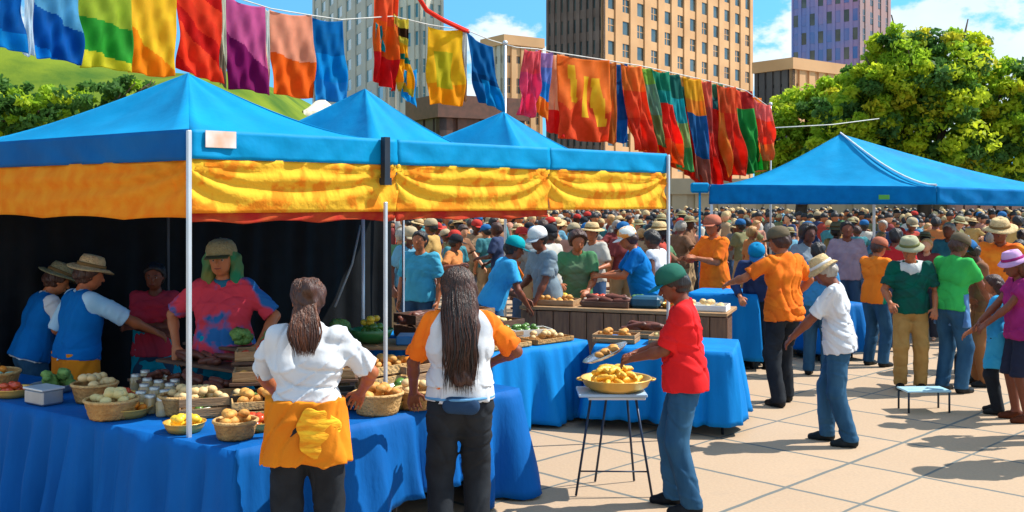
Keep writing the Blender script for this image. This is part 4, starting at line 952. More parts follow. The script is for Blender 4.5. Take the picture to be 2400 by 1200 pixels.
# --- on the right arm
q = on_top(885, 968); basket(q, .165, .13, 'round wicker basket of bread between the two women at the counter', wicker_l); heap('roll', q + Vector((0, 0, .10)), .12, 13, .038, 'crusty roll in the round basket between the two women', 'bread roll', 'rolls between the women', 15)
q = on_top(975, 955); basket(q, .15, .12, 'wicker basket beside the long haired woman'); heap('bun', q + Vector((0, 0, .10)), .10, 10, .036, 'bun in the basket beside the long haired woman', 'bun', 'buns beside the long haired woman', 16)
q = on_top(872, 902); crate(q, uR2, .50, .32, .16, 'wooden crate of rolls right behind the arm of the woman in white', wicker_l, 2); heap('roll', q + Vector((0, 0, .12)), 0, 18, .040, 'roll in the crate behind the round basket', 'bread roll', 'rolls in the rear crate', 17, rect=(uR2, nIR, .2, .12))
q = on_top(965, 890); crate(q, uR2, .42, .30, .14, 'wooden crate behind the tent pole between the women', wood, 2); heap('orange', q + Vector((0, 0, .10)), 0, 12, .038, 'orange in the crate behind the second tent pole', 'orange', 'oranges behind the second pole', 18, rect=(uR2, nIR, .17, .11))
# raised counter behind with the green bowl
c3_ = Vector((px(890, 8.7), 8.7, 0)); rt = empty('side_table', c3_, 0, 'brown serving table carrying the green bowl in front of the black wall', 'table')
MB().box((0, 0, .93), (.95, .5, .03), bev=.004).build('tabletop', wood, rt)
for sx in (-1, 1):
    for sy in (-1, 1): MB().box((sx * .42, sy * .2, .4575), (.04, .04, .915)).build('leg', wood_d, rt)
rb = empty('bowl', c3_ + Vector((-.06, -.05, .946)), 0, 'large green bowl heaped with vegetables before the black wall', 'bowl'); MB().lathe([(.001, 0), (.08, 0), (.15, .05), (.185, .12), (.18, .122), (.145, .055), (.001, .02)], 28).build('shell', mat('green glaze', (.05, .22, .05), rough=.3, spec=.6), rb)
heap('pepper', rb.location + Vector((0, 0, .07)), .12, 12, .042, 'green pepper heaped in the large green bowl', 'pepper', 'green peppers in the bowl', 19); heap('lemon', rb.location + Vector((0, 0, .15)), .07, 4, .034, 'lemon on top of the peppers in the green bowl', 'lemon', 'lemons on the peppers', 21)
heap('lettuce', c3_ + Vector((-.38, 0, .946)), .08, 3, .075, 'pale green cabbage left of the green bowl', 'cabbage', 'cabbages left of the bowl', 22)
tag(MB().box(c3_ + Vector((.30, -.08, .985)), (.28, .26, .075), bev=.01).build('blue_box', mat('blue plastic', (.05, .2, .42), rough=.4)), 'flat blue box right of the green bowl', 'box')
# grey stacking crates under the counter
gp = mat('grey plastic', (.06, .06, .065), col2=(.04, .04, .045), rough=.5)
for i, (a, b_, z) in enumerate(((.62, .30, 0), (1.12, .30, 0), (1.12, .32, .245))):
    p = RP(a, b_); root = empty('plastic_crate', (p[0], p[1], z), math.atan2(uR2.y, uR2.x), ['dark grey slotted crate under the counter behind the black trousers', 'dark grey slotted crate on the ground under the raised hem', 'dark grey slotted crate stacked on another under the counter'][i], 'crate', 'dark plastic crates under the counter')
    mb = MB(); W_, D_, H_ = .46, .34, .24
    mb.box((0, 0, .008), (W_, D_, .012))
    for sg in (-1, 1):
        mb.box((0, sg * D_ / 2, .03), (W_, .014, .04)); mb.box((0, sg * D_ / 2, H_ - .02), (W_ + .02, .02, .035)); mb.box((sg * (W_ / 2 - .007), 0, .03), (.013, D_ - .02, .04)); mb.box((sg * (W_ / 2 - .004), 0, H_ - .02), (.02, D_ - .02, .035))
        for k in range(7): mb.box((-W_ / 2 + .01 + k * (W_ - .02) / 6, sg * D_ / 2, H_ / 2), (.016, .012, H_ - .06))
        for k in range(5): mb.box((sg * (W_ / 2 - .007), -D_ / 2 + .03 + k * (D_ - .06) / 4, H_ / 2), (.011, .016, H_ - .06))
    mb.build('shell', gp, root); MB().box((0, 0, H_ * .45), (W_ - .05, D_ - .05, H_ * .5), bev=.03).build('contents', mat('dark goods', (.10, .08, .07), col2=(.25, .22, .2), nscale=14), root)

# --- centre table: stepped wooden displays, trays, paper
def C2(x, y, z): return T(x, y, z)
uc = Vector((.93, .87, 0)).normalized(); nc = Vector((-uc.y, uc.x, 0))
base = Vector((-.19, 9.28, 0))
def CA(a, b_, z): p = base + uc * a + nc * b_; return Vector((p.x, p.y, z))
cz = CZ + .012
for a, b_, L_, W_, lab, fk, m in ((.30, .16, .5, .24, 'flat tray of small rolls at the near corner of the bright blue table', 'roll', wicker_l), (.88, .16, .5, .24, 'flat tray of golden buns beside the round yellow basket', 'bun', wicker), (.25, .48, .5, .3, 'wooden tray of brown rolls behind the front roll tray', 'roll', wood), (.85, .50, .5, .3, 'wooden tray of greens behind the golden buns', 'pepper', wood), (.3, .90, .5, .36, 'wooden crate of loaves in the middle of the bright blue table', 'roll', wood), (.88, .92, .5, .36, 'crate of cheeses amid the bright blue table', 'egg', wood_d), (.3, 1.36, .5, .36, 'dark crate under the man in teal cap', 'sausage', wood_d), (.88, 1.38, .5, .36, 'brown crate near the curly haired man', 'roll', wood)):
    hh = .05 if b_ < .3 else .10 if b_ < .8 else .16 if b_ < 1.2 else .24
    crate(CA(a, b_, cz), uc, L_, W_, hh, lab, m, 1 if hh < .08 else 2)
    food_lab = 'piece of food lying in the ' + lab.split(' at ')[0].split(' beside ')[0].split(' behind ')[0].split(' in ')[0]
    heap(fk, CA(a, b_, cz + hh * .55), 0, 15, .036, {'roll': 'brown roll', 'bun': 'golden bun', 'pepper': 'green pepper', 'egg': 'pale round cheese', 'sausage': 'dark sausage'}[fk] + ' in the ' + FL(lab), {'roll': 'bread roll', 'bun': 'bun', 'pepper': 'pepper', 'egg': 'cheese', 'sausage': 'sausage'}[fk], 'food in the ' + FL(lab), int(a * 10 + b_ * 100), rect=(uc, nc, L_ / 2 - .05, W_ / 2 - .05), long=(fk == 'sausage'))
paper = mat('white paper', (.80, .79, .74), col2=(.72, .72, .68), nscale=4, rough=.8)
p = P(1240, 775, 10.2); rt = empty('paper_box', (p.x, p.y, p.z - .07), .35, 'open white paper box held over the food at the left of the bright blue table', 'box'); mb = MB().box((0, 0, .01), (.40, .26, .012)); [mb.box((0, s * .13, .05), (.40, .008, .09)) for s in (-1, 1)]; [mb.box((s * .2, 0, .05), (.008, .25, .09)) for s in (-1, 1)]; mb.build('tray_body', paper, rt)
# centre back counter (higher) with white tray
cbk = [(.15, 12.0), (2.35, 11.2), (2.6, 12.0), (.4, 12.8)]
rt = empty('serving_counter', (.15, 12.0, 0), math.atan2(-.8, 2.2), 'brown wooden serving counter in front of the man in the bright blue shirt', 'counter')
MB().box((1.15, .35, .90), (2.4, .8, .04), bev=.006).build('countertop', wood, rt); mb = MB()
for k in range(12): mb.box((.06 + k * .2, -.03, .44), (.19, .02, .86), bev=.003)
mb.build('front_boards', mat('brown plank', (.26, .13, .06), col2=(.17, .08, .04), nscale=4, stretch=(8, 8, 1), bump=.3), rt); MB().box((1.15, .4, .43), (2.3, .6, .84)).build('cabinet', wood_d, rt)
cdir = Vector((2.2, -.8, 0)).normalized(); cn_ = Vector((.34, .94, 0))
def CB(a, b_, z): p = Vector((.15, 12, 0)) + cdir * a + cn_ * b_; return Vector((p.x, p.y, z))
for i, (a, lab, m, fk) in enumerate(((.3, 'wooden tray of rolls on the left end of the brown serving counter', wood, 'roll'), (.95, 'dark tray of sausages on the brown serving counter under the reaching arm', wood_d, 'sausage'), (2.05, 'white shallow tray on the right end of the brown serving counter', paper, 'bun'))):
    crate(CB(a, .22, .922), cdir, .55, .34, .07, lab, m, 1, 'tray', name='tray'); heap(fk, CB(a, .22, .94), 0, 12, .04, {'roll': 'roll in the left tray of the brown serving counter', 'sausage': 'sausage in the dark tray of the serving counter', 'bun': 'bun in the white tray of the serving counter'}[fk], {'roll': 'bread roll', 'sausage': 'sausage', 'bun': 'bun'}[fk], 'food on the serving counter', 50 + i, rect=(cdir, cn_, .22, .12), long=(fk == 'sausage'))
tag(MB().box(CB(1.4, .25, .99), (.34, .26, .13), Matrix.Rotation(-.35, 3, 'Z'), bev=.03).build('cool_box', mat('teal plastic', (.02, .09, .15), rough=.4)), 'dark teal cool box on the serving counter left of the bright blue shirt', 'box')

# --- folding stand with tray and basket in front of the man in red
fs = Vector((px(1432, 7.6), 7.6, 0)); rt = empty('folding_stand', fs, 0, 'small folding stand with thin dark legs and pale blue top before the man in red', 'stand')
zt = CAMZ - (918 - HY) / F * 7.6
mb = MB().box((0, 0, zt), (.50, .34, .022), bev=.006); mb.build('tray_top', mat('pale blue enamel', (.42, .58, .74), col2=(.36, .52, .7), nscale=3, rough=.3), rt)
MB().box((.03, 0, zt - .026), (.42, .28, .02), bev=.004).build('under_frame', steel, rt)
for x0, x1, y0, y1 in ((-.16, -.27, -.12, -.16), (.17, .28, -.12, -.18), (-.02, -.10, .1, .22), (.13, .2, .12, .24)): MB().tube([(x0, y0, zt - .03), (x1, y1, .006)], .009, 8).build('leg', mat('blue black tube', (.02, .035, .07), rough=.4, metal=.3), rt)
MB().tube([(-.24, -.147, .18), (.245, -.16, .18)], .006, 6).build('cross_bar', mat('blue black tube', (.02, .035, .07)), rt)
yb = mat('golden wicker', (.66, .36, .06), col2=(.78, .50, .12), nscale=9, stretch=(1, 1, 3), bump=1.0, bscale=40, rough=.6)
b0 = fs + Vector((.04, .02, zt + .012)); rt = empty('wide_pan', b0, 0, 'wide shallow golden pan heaped with yellow food on the small folding stand', 'pan'); MB().lathe([(.001, 0), (.18, 0), (.235, .035), (.262, .085), (.268, .088), (.262, .094), (.25, .088), (.225, .04), (.17, .012), (.001, .01)], 40).build('dish', mat('brass', (.70, .40, .07), col2=(.8, .5, .12), nscale=6, rough=.35, metal=.5), rt)
for a_ in (0, PI): MB().tube([Vector((math.cos(a_ + t) * (.262 + .03 * math.sin((t + .25) / .5 * PI)), math.sin(a_ + t) * (.262 + .03 * math.sin((t + .25) / .5 * PI)), .08)) for t in (-.25, -.12, 0, .12, .25)], .007, 6).build('handle', mat('brass', (.70, .40, .07)), rt)
FOOD['gold'] = mat('fried dough', (.86, .52, .05), col2=(.72, .34, .03), nscale=14, bump=.5, rough=.45, spec=.5)
def fritters(ctr, rad, n, lab, grp, seed):
    rnd = random.Random(seed); pr = None
    for i in range(n):
        lay = 3 * i // n; rr = rad * (1 - .28 * lay) * math.sqrt(rnd.random()); an = rnd.uniform(0, 2 * PI)
        if pr is None: pr = MB().tube([(-.07, 0, 0), (-.055, .005, .01), (-.02, .012, .018), (.02, .012, .018), (.055, .005, .01), (.07, 0, 0)], [.006, .018, .023, .022, .018, .006], 8).build('fritter', FOOD['gold']); o_ = pr
        else: o_ = pr.copy(); COL.objects.link(o_)
        o_.location = Vector(ctr) + Vector((math.cos(an) * rr, math.sin(an) * rr, .015 + .034 * lay)); o_.rotation_euler = (rnd.uniform(-.3, .3), rnd.uniform(-.35, .35), rnd.uniform(0, PI)); s_ = rnd.uniform(.85, 1.2); o_.scale = (s_,) * 3; tag(o_, lab, 'fritter', grp)
fritters(b0 + Vector((0, 0, .05)), .19, 42, 'long yellow fritter heaped in the wide pan on the folding stand', 'fritters in the wide pan', 61)

# low clear blue bench in the sun at right
bx = T(2165, 962, 0); rt = empty('low_bench', (bx.x, bx.y, 0), .05, 'low pale blue folding bench on the sunny paving before the khaki trousers', 'bench')
MB().box((0, 0, .215), (.46, .26, .02), bev=.005).build('seat', mat('pale aqua plastic', (.40, .66, .76), rough=.25), rt)
for sx in (-1, 1): MB().tube([(sx * .21, -.12, 0), (sx * .21, -.12, .205)], .011, 8).build('leg', steel_dark, rt); MB().tube([(sx * .21, .12, 0), (sx * .21, .12, .205)], .011, 8).build('leg', steel_dark, rt)
# black bag on the ground
bg_ = T(2268, 885, 0); rt = empty('shoulder_bag', (bg_.x, bg_.y, 0), .2, 'black bag set down behind the man in the bright green shirt', 'bag'); MB().box((0, 0, .15), (.30, .18, .30), bev=.04).build('bag_body', cloth('black bag', (.012, .012, .014)), rt); MB().tube([(-.1, 0, .29), (-.08, 0, .42), (.08, 0, .42), (.1, 0, .29)], .012, 6).build('handle', cloth('black bag', (.012, .012, .014)), rt)

# ------------------------------------------------------------------ flag lines
G2 = 'flags on the crowded rope above the right of the tents'
def flag(x0, x1, yt0, yt1, yb0, yb1, d0, d1, cols, label, fn=None, name='flag', fold=.07, seed=0, lean=0.0, gap=False, group='flags hanging from the rope'):
    """cloth hung from the rope between two picture columns; real width, height and folds at distance d0..d1"""
    rnd = random.Random(seed); ph = rnd.uniform(0, 6); ph2 = rnd.uniform(0, 6)
    if x1 - x0 > 40: x0 -= 4; x1 += 4
    if seed >= 60: d0 += .5; d1 += .5
    if gap: x0 -= 7; x1 += 13; d0 += .12 * (seed % 3); d1 += .12 * (seed % 3)
    a0, a1, b0, b1 = P(x0, yt0, d0), P(x1, yt1, d1), P(x0 + lean, yb0, d0), P(x1 + lean, yb1, d1)
    wv = (a1 - a0); nrm = Vector((wv.y, -wv.x, 0)).normalized(); O = a0.copy()
    def g(u, v):
        p = a0.lerp(a1, u).lerp(b0.lerp(b1, u), v); p.z -= .04 * math.sin(PI * u) * (1 - v) + .02 * math.sin(7 * u + ph) * v
        q = fold * (math.sin(2 * PI * (1.3 * u + .9 * v) + ph) * .6 + math.sin(2 * PI * (2.6 * u - 1.1 * v) + ph2) * .35 + math.sin(2 * PI * (4.4 * u + 2.3 * v) + ph) * .15) * (.25 + v)
        return p + nrm * q - O
    lift_ = .035 if group == G2 else .0
    fs_ = [cloth('flag ' + c + group[:9], tuple(min(.95, x * 1.08 + lift_) for x in lin(c)[:3]), tuple(x * .86 for x in lin(c)[:3]), trans=.68, bscale=9, nscale=4, rough=.75) for c in cols]
    return tag(MB().grid(g, 40, 64, mif=fn or (lambda u, v: 0)).build(name, fs_, solid=.003, loc=O), label, 'flag', group)
diag = lambda u, v: 1 if v > .30 + .45 * u else 0
# first line: big flags close behind the tents
D1 = lambda x: 9.6 + (x + 60) / 1250 * 6.0
def F1(x0, x1, t0, t1, b0, b1, cols, label, fn=None, **k): return flag(x0, x1, t0, t1, b0, b1, D1(x0), D1(x1), cols, label, fn, **k)
strp = lambda n: (lambda u, v: int((v * 1.2 - u * .35 + 1) * n) % 2)
F1(-62, 52, -120, -95, 105, 122, ['#0069b4', '#0092d2'], 'deep blue flag at the far left end of the rope', lambda u, v: 1 if v > .8 or v < .35 else 0, seed=1)
F1(56, 80, -96, -92, 128, 134, ['#cfdde6', '#c3d2df'], 'narrow white flag strip between the two leftmost blue flags', seed=2, fold=.02)
F1(82, 184, -92, -78, 133, 150, ['#6ab4d6', '#0068b8', '#0094dc'], 'blue flag with pale blue upper band, left of the green flag', lambda u, v: 0 if v < .42 + .25 * u else (1 if (v - .25 * u) < .85 else 2), seed=3)
F1(186, 305, -78, -58, 155, 168, ['#b5c744', '#3fae40', '#d8d238'], 'green flag with lime and yellow ends between blue and yellow flags', lambda u, v: 0 if v < .46 + .1 * u else (1 if v < .80 + .12 * u else 2), seed=4)
F1(307, 408, -58, -38, 172, 182, ['#fdd23a', '#fba41c'], 'bright yellow flag with orange lower corner, right of the green flag', lambda u, v: 1 if v > .52 + .42 * u else 0, seed=5)
F1(415, 512, -38, -18, 162, 200, ['#ef4a2a', '#d8221c', '#f0552e'], 'red flag with darker red slanting bands above the tent peak', lambda u, v: int((v * 1.6 - u * .7 + 1) * 3) % 3, seed=6, lean=8)  # slanting bands in three reds
F1(513, 530, -17, -10, 195, 206, ['#dcdcc8', '#a09078'], 'narrow cream flag strip beside the red flag', diag, seed=7, fold=.02)
F1(532, 618, -10, 16, 206, 220, ['#d76fa8', '#9a1f74'], 'pink flag with deep purple lower half', lambda u, v: 1 if v > .36 + .34 * u else 0, seed=8, lean=6)
F1(620, 632, 16, 20, 218, 222, ['#dfe2dc', '#ecc8b0'], 'narrow white flag strip beside the pink and purple flag', diag, seed=9, fold=.015)
F1(634, 728, 22, 34, 222, 232, ['#f3b394', '#f47d24'], 'peach flag with orange lower half', lambda u, v: 1 if v > .50 + .08 * u else 0, seed=10, lean=8)
F1(730, 800, 38, 48, 236, 240, ['#0081c0', '#009fdc', '#2fa3dc'], 'teal blue flag in front of the grey beige tower', lambda u, v: 0 if v < .42 else (1 if v < .75 else 2), seed=11, lean=10)
F1(884, 932, -60, -40, 190, 214, ['#f4703f', '#f0822c', '#e02c30'], 'twisted orange flag turning red at its lower end', lambda u, v: 0 if v < .4 else (1 if v < .72 else 2), seed=12, fold=.12, lean=-8)
F1(922, 958, 32, 44, 205, 226, ['#d8c64a', '#eeb91e', '#4a2c14', '#1f9a88'], 'mustard flag with brown and teal patches beside the twisted orange flag', lambda u, v: 2 if .12 < v < .25 and u > .2 else (3 if .5 < v < .58 else (0 if v < .35 or v > .9 else 1)), seed=13, fold=.10, lean=6)
F1(880, 900, 52, 56, 116, 120, ['#00a8b0', '#108f88'], 'small turquoise pennant left of the twisted orange flag', seed=14, fold=.03)
F1(942, 976, 160, 162, 226, 252, ['#1fb4ea', '#0090d8'], 'small sky blue pennant above the tent roof', seed=15, fold=.03)
F1(1006, 1082, 62, 68, 244, 248, ['#fccd2e', '#cfc32c', '#fcb41e'], 'yellow flag with olive middle hanging near the cream tower', lambda u, v: 1 if .3 < v < .78 and .2 < u < .7 else (2 if v > .72 else 0), seed=16)
F1(1084, 1094, 68, 72, 236, 238, ['#cfcfcc', '#b89068'], 'narrow pale flag strip beside the olive and yellow flag', diag, seed=17, fold=.015)
F1(1097, 1150, 74, 110, 236, 262, ['#0070ae', '#009ad0', '#005a94'], 'dark blue flag flaring to the right below the cloud', lambda u, v: 1 if v > .62 and u > .3 else (2 if .55 < v < .68 else 0), seed=18, lean=26)
ropem = mat('white cord', (.66, .64, .58), rough=.9)
r1 = [P(x, y - 2, D1(x)) for x, y in ((-62, -120), (82, -92), (186, -78), (307, -58), (415, -38), (532, -10), (634, 22), (730, 38), (800, 48), (922, 40), (1006, 60), (1097, 74), (1150, 96))] + [P(1184, 104, 15.5)]
tag(MB().tube(r1, .008, 6).build('rope', ropem), 'long white rope carrying the large flags behind the tents', 'rope')
tag(MB().tube([P(976, -14, 14.3), P(1000, 24, 14.4), P(1040, 48, 14.6), P(1097, 74, 15.2)], .035, 6).build('red_streamer', cloth('red streamer', '#f03a28', trans=.2)), 'thin red streamer curling in front of the pale cream tower', 'streamer')
def flag_pole(x, d, zt, lab): return tag(MB().tube([(px(x, d), d, 0), (px(x, d), d, zt)], [.022, .018], 8).ball((px(x, d), d, zt), .04, 8).build('flag_pole', steel), lab, 'pole')
flag_pole(1184, 15.5, CAMZ + (HY - 100) / F * 15.5, 'grey pole carrying both flag ropes between the dark blue and the pink flag'); flag_pole(-66, D1(-62), CAMZ + (HY + 130) / F * D1(-62), 'grey pole holding the left rope end')
# second line, running away to the right
D2 = lambda x: 15.5 + (x - 1200) / 600 * 4.5
G2 = 'flags on the crowded rope above the right of the tents'
Y2 = lambda x: np.interp(x, [1210, 1260, 1290, 1420, 1500, 1560, 1640, 1700, 1750, 1800], [112, 116, 122, 142, 155, 168, 186, 200, 214, 250])
def F2(x0, x1, b0, b1, cols, label, fn=None, **k):
    if x0 > 1455: k['lean'] = k.get('lean', 0) + 24 * (1 - (x0 - 1455) / 500)
    k.setdefault('fold', .12); k.setdefault('group', G2); k.setdefault('gap', True)
    return flag(x0, x1, Y2(x0), Y2(x1), b0, b1, D2(x0), D2(x1), cols, label, fn, **k)
F2(1236, 1258, 270, 276, ['#ee6f78', '#ea5f8c'], 'pink flag at the left end of the crowded rope', lambda u, v: 1 if v > .35 else 0, seed=30, lean=-16)
F2(1262, 1284, 250, 284, ['#c09ac8', '#7f9cdc', '#1e9cdc', '#f2901e'], 'lavender flag fading to blue beside the pink flag', lambda u, v: min(3, int(v * 4.2)), seed=31, lean=-14, fold=.05)
F2(1286, 1310, 306, 322, ['#f6b490', '#f7c9a4', '#f23a34'], 'peach flag ending in red between lavender and fiery orange', lambda u, v: 2 if v > .7 else (1 if u > .5 else 0), seed=32, fold=.05)
def fire(u, v): return 1 if (.18 < u - .12 * v < .28 and .1 < v < .55) or (.5 < u + .02 < .62 and .2 < v < .7) or (.68 < u + .05 - .1 * v < .84 and .22 < v < .82) else (2 if v > .55 + .1 * math.sin(9 * u) else 0)
F2(1318, 1412, 326, 334, ['#f98a2c', '#fecb2c', '#ea5e26'], 'wide orange flag with yellow flame shapes and red base', fire, seed=33)
F2(1420, 1432, 334, 336, ['#dc8434', '#c87030'], 'narrow tan orange flag strip right of the flame flag', seed=34, fold=.03)
F2(1433, 1458, 330, 336, ['#006aa8', '#0080c4'], 'narrow dark blue flag among the orange ones', lambda u, v: 1 if v > .7 else 0, seed=35, fold=.04)
F2(1460, 1492, 350, 356, ['#f7862a', '#f45c26', '#e2451f'], 'orange flag darkening to red just right of the narrow dark blue one', lambda u, v: 0 if v < .3 else (1 if v < .62 else 2), seed=36, lean=8)
F2(1494, 1514, 330, 350, ['#8fc04c', '#7fa88c', '#8ea05c'], 'sage green flag with lime top', lambda u, v: 0 if v < .2 else (1 if v < .6 else 2), seed=37, lean=18, fold=.06)
F2(1514, 1530, 356, 372, ['#f0a01c', '#fdb428', '#ec3422'], 'thin amber flag with red tip beside the sage one', lambda u, v: 2 if v > .8 else (0 if v < .4 else 1), seed=38, lean=16, fold=.05)
F2(1532, 1556, 372, 392, ['#109c78', '#18b0a8', '#f03a20', '#f47a2c'], 'teal flag becoming red lower down', lambda u, v: 0 if v < .2 else (1 if v < .34 else (2 if v < .75 else 3)), seed=39, lean=12)
F2(1558, 1580, 392, 404, ['#127a6c', '#12b4bc', '#a8c478', '#66c070'], 'dark teal flag fading to pale green', lambda u, v: min(3, int(v * 4)), seed=40, lean=16, fold=.06)
F2(1582, 1606, 400, 440, ['#b08838', '#2c7c74', '#e05020', '#e0401c'], 'tall flame red flag with teal shoulder', lambda u, v: 0 if v < .1 else (1 if v < .3 else (2 if v < .6 else 3)), seed=41, lean=8)
F2(1608, 1630, 420, 440, ['#fdc01c', '#f4a028', '#1c70ac', '#ba6c54'], 'yellow topped flag crossing into blue', lambda u, v: 0 if v < .2 else (1 if v < .35 else (2 if v < .75 else 3)), seed=42, lean=14, fold=.06)
F2(1632, 1652, 425, 438, ['#e87a5c', '#ce6a5c', '#e03a26'], 'salmon flag deepening to brick red', lambda u, v: 0 if v < .25 else (1 if v < .5 else 2), seed=43, lean=8)
F2(1654, 1682, 420, 426, ['#4c9c78', '#2c8c90', '#d8301e', '#e4401e'], 'flag with green teal top and long red tail', lambda u, v: 0 if v < .14 else (1 if v < .27 else (2 if u < .6 else 3)), seed=44, lean=8)
F2(1684, 1712, 414, 410, ['#e8682c', '#f49a30', '#e2421e'], 'orange red flag left of the big green one', lambda u, v: 0 if v < .3 else (1 if u < .3 else 2), seed=45, lean=10)
F2(1714, 1748, 408, 400, ['#e86030', '#c02c24', '#26a048', '#2fb44a'], 'big green flag with small red shoulder', lambda u, v: (0 if u < .5 else 1) if v < .22 else (2 if u < .5 else 3), seed=46, lean=18)
F2(1750, 1772, 400, 396, ['#fba028', '#f4682e', '#78b034'], 'orange flag with green edge right of the big green one', lambda u, v: 0 if v < .3 else (1 if v < .6 and u > .5 else 2), seed=47, lean=8, fold=.06)
F2(1774, 1796, 380, 372, ['#f08a80', '#f4603c', '#ec9a50'], 'coral flag at the right end of the crowded rope', lambda u, v: 0 if v < .3 else (1 if v < .7 else 2), seed=48, lean=-2)
F2(1468, 1545, 352, 372, ['#fb9a3c', '#f4702c', '#fcc040'], 'wide orange and red flag bulging behind the sage and amber strips', lambda u, v: 2 if abs(u - .3 - .4 * v) < .08 else (1 if v > .45 + .2 * math.sin(6 * u) else 0), seed=60, fold=.16, gap=False)
F2(1548, 1635, 385, 428, ['#f9923c', '#f06a2a', '#fbb04a'], 'wide flame coloured flag bulging behind the teal ones', lambda u, v: 2 if abs(u - .6 + .3 * v) < .09 else (1 if v > .4 + .2 * math.sin(5 * u + 1) else 0), seed=62, fold=.16, gap=False)
F2(1640, 1785, 428, 392, ['#f4844c', '#f6b060', '#f0642c'], 'broad coral and orange flag behind the big green one at the end', lambda u, v: 1 if v > .62 + .1 * math.sin(7 * u) else (2 if abs(u - .4) < .1 else 0), seed=65, fold=.18, gap=False)
r2 = [P(1184, 104, 15.5)] + [P(x, float(Y2(x)) - 1, D2(x)) for x in (1210, 1260, 1290, 1350, 1420, 1500, 1560, 1640, 1700, 1750, 1800)]
tag(MB().tube(r2, .009, 6).build('rope', ropem), 'second rope crowded with orange and green flags running back to the right', 'rope')
flag_pole(1806, D2(1806), CAMZ + (HY - 244) / F * D2(1806), 'grey pole at the right end of the crowded flag rope')
tag(MB().tube([P(1805, 300, 20), P(1950, 292, 24), P(2060, 278, 28)], .011, 6).build('overhead_wire', mat('pale wire', (.5, .52, .5))), 'pale overhead wire crossing in front of the leafy tree', 'wire')
# cream party tent far back left
c = P(752, 262, 50); rt = empty('party_tent', (c.x, c.y, 0), .3, 'cream party tent far behind, seen between two blue tent roofs', 'tent')
roof([(-.95, -.95, 6.45), (.95, -.95, 6.45), (.95, .95, 6.45), (-.95, .95, 6.45)], (0, 0, 7.25), sag=.1, n=8).build('canopy_roof', cloth('cream canvas', (.70, .62, .48), (.62, .54, .42)), rt, solid=.01)
for a, b_ in (((-.95, -.95), (.95, -.95)), ((.95, -.95), (.95, .95))): strip(Vector((a[0], a[1], 0)), Vector((b_[0], b_[1], 0)), 6.45, 4.2, .03, 40, 6).build('side_wall', cloth('cream canvas', (.70, .62, .48)), rt, solid=.01)
for (x_, y_), L_, lab, fk in (((1.02, 10.02), .42, 'shallow wooden tray of rolls on the cloth behind the round golden basket', 'roll'), ((1.55, 9.9), .42, 'shallow wooden tray of pale cheeses hidden partly by the man in red', 'egg'), ((1.35, 10.35), .5, 'dark wooden crate behind the man in red', 'sausage')):
    ucb = Vector((1.22, -.39, 0)).normalized(); ncb = Vector((.3, .95, 0)); crate((x_, y_, CZ + .012), ucb, L_, .28, .08, lab, wood, 2)
    heap(fk, (x_, y_, CZ + .055), 0, 12, .034, {'roll': 'roll', 'egg': 'pale cheese', 'sausage': 'sausage'}[fk] + ' in the ' + FL(lab), {'roll': 'bread roll', 'egg': 'cheese', 'sausage': 'sausage'}[fk], 'food on the cloth behind the man in red', 70, rect=(ucb, ncb, .15, .09), long=(fk == 'sausage'))

# shallow golden pans and more clutter on the nearest counter
def pan(loc, r, label, m, fk, flab, n, size, grp, seed, h_=.05):
    root = empty('shallow_pan', loc, 0, label, 'pan', 'shallow pans on the stall'); MB().lathe([(.001, 0), (r * .8, 0), (r * .95, h_ * .6), (r, h_), (r * 1.05, h_ + .004), (r * 1.05, h_ + .008), (r * .98, h_ + .004), (r * .9, h_ * .6), (r * .76, .008), (.001, .008)], 32).build('dish', m, root)
    heap(fk, Vector(loc) + Vector((0, 0, h_ * .4)), r * .8, n, size, flab, fk if fk != 'roll' else 'bread roll', grp, seed)
brass = mat('brass', (.70, .40, .07)); tin = mat('tin', (.55, .52, .45), rough=.35, metal=.6, nscale=5)
FOOD['olive'] = mat('olive fruit', (.10, .12, .02), col2=(.05, .06, .015), nscale=6, rough=.3); FOOD['plum'] = mat('plum', (.12, .015, .03), col2=(.2, .03, .03), nscale=5, rough=.3); FOOD['squash'] = mat('squash', (.8, .42, .03), col2=(.7, .3, .02), nscale=5, rough=.4)
for (a, b_), r, lab, fk, n, sz, m in (((1.72, .42), .15, 'golden pan of plums right of the small grey box', 'tomato', 16, .03, brass), ((1.28, .20), .15, 'golden pan of small oranges left of the amber jars', 'orange', 16, .032, brass), ((.98, .50), .14, 'tin pan of greens behind the amber jars', 'pepper', 14, .034, tin), ((.62, .14), .12, 'golden pan of lemons touching the front pole', 'lemon', 12, .032, brass), ((.30, .42), .13, 'golden pan of tomatoes behind the little corner basket', 'tomato', 12, .032, brass), ((2.45, .40), .15, 'tin pan of lettuce left of the small grey box', 'lettuce', 7, .055, tin), ((2.52, .14), .13, 'golden pan of tomatoes between grey box and salad basket', 'tomato', 12, .032, brass)):
    p = LP(a, b_); flab = {'tomato': 'red tomato', 'orange': 'small orange', 'pepper': 'green pepper', 'lemon': 'lemon', 'lettuce': 'lettuce head'}[fk] + ' in the ' + lab; pan((p[0], p[1], TZ + .012), r, lab, m, fk, flab, n, sz, flab, int(a * 100))
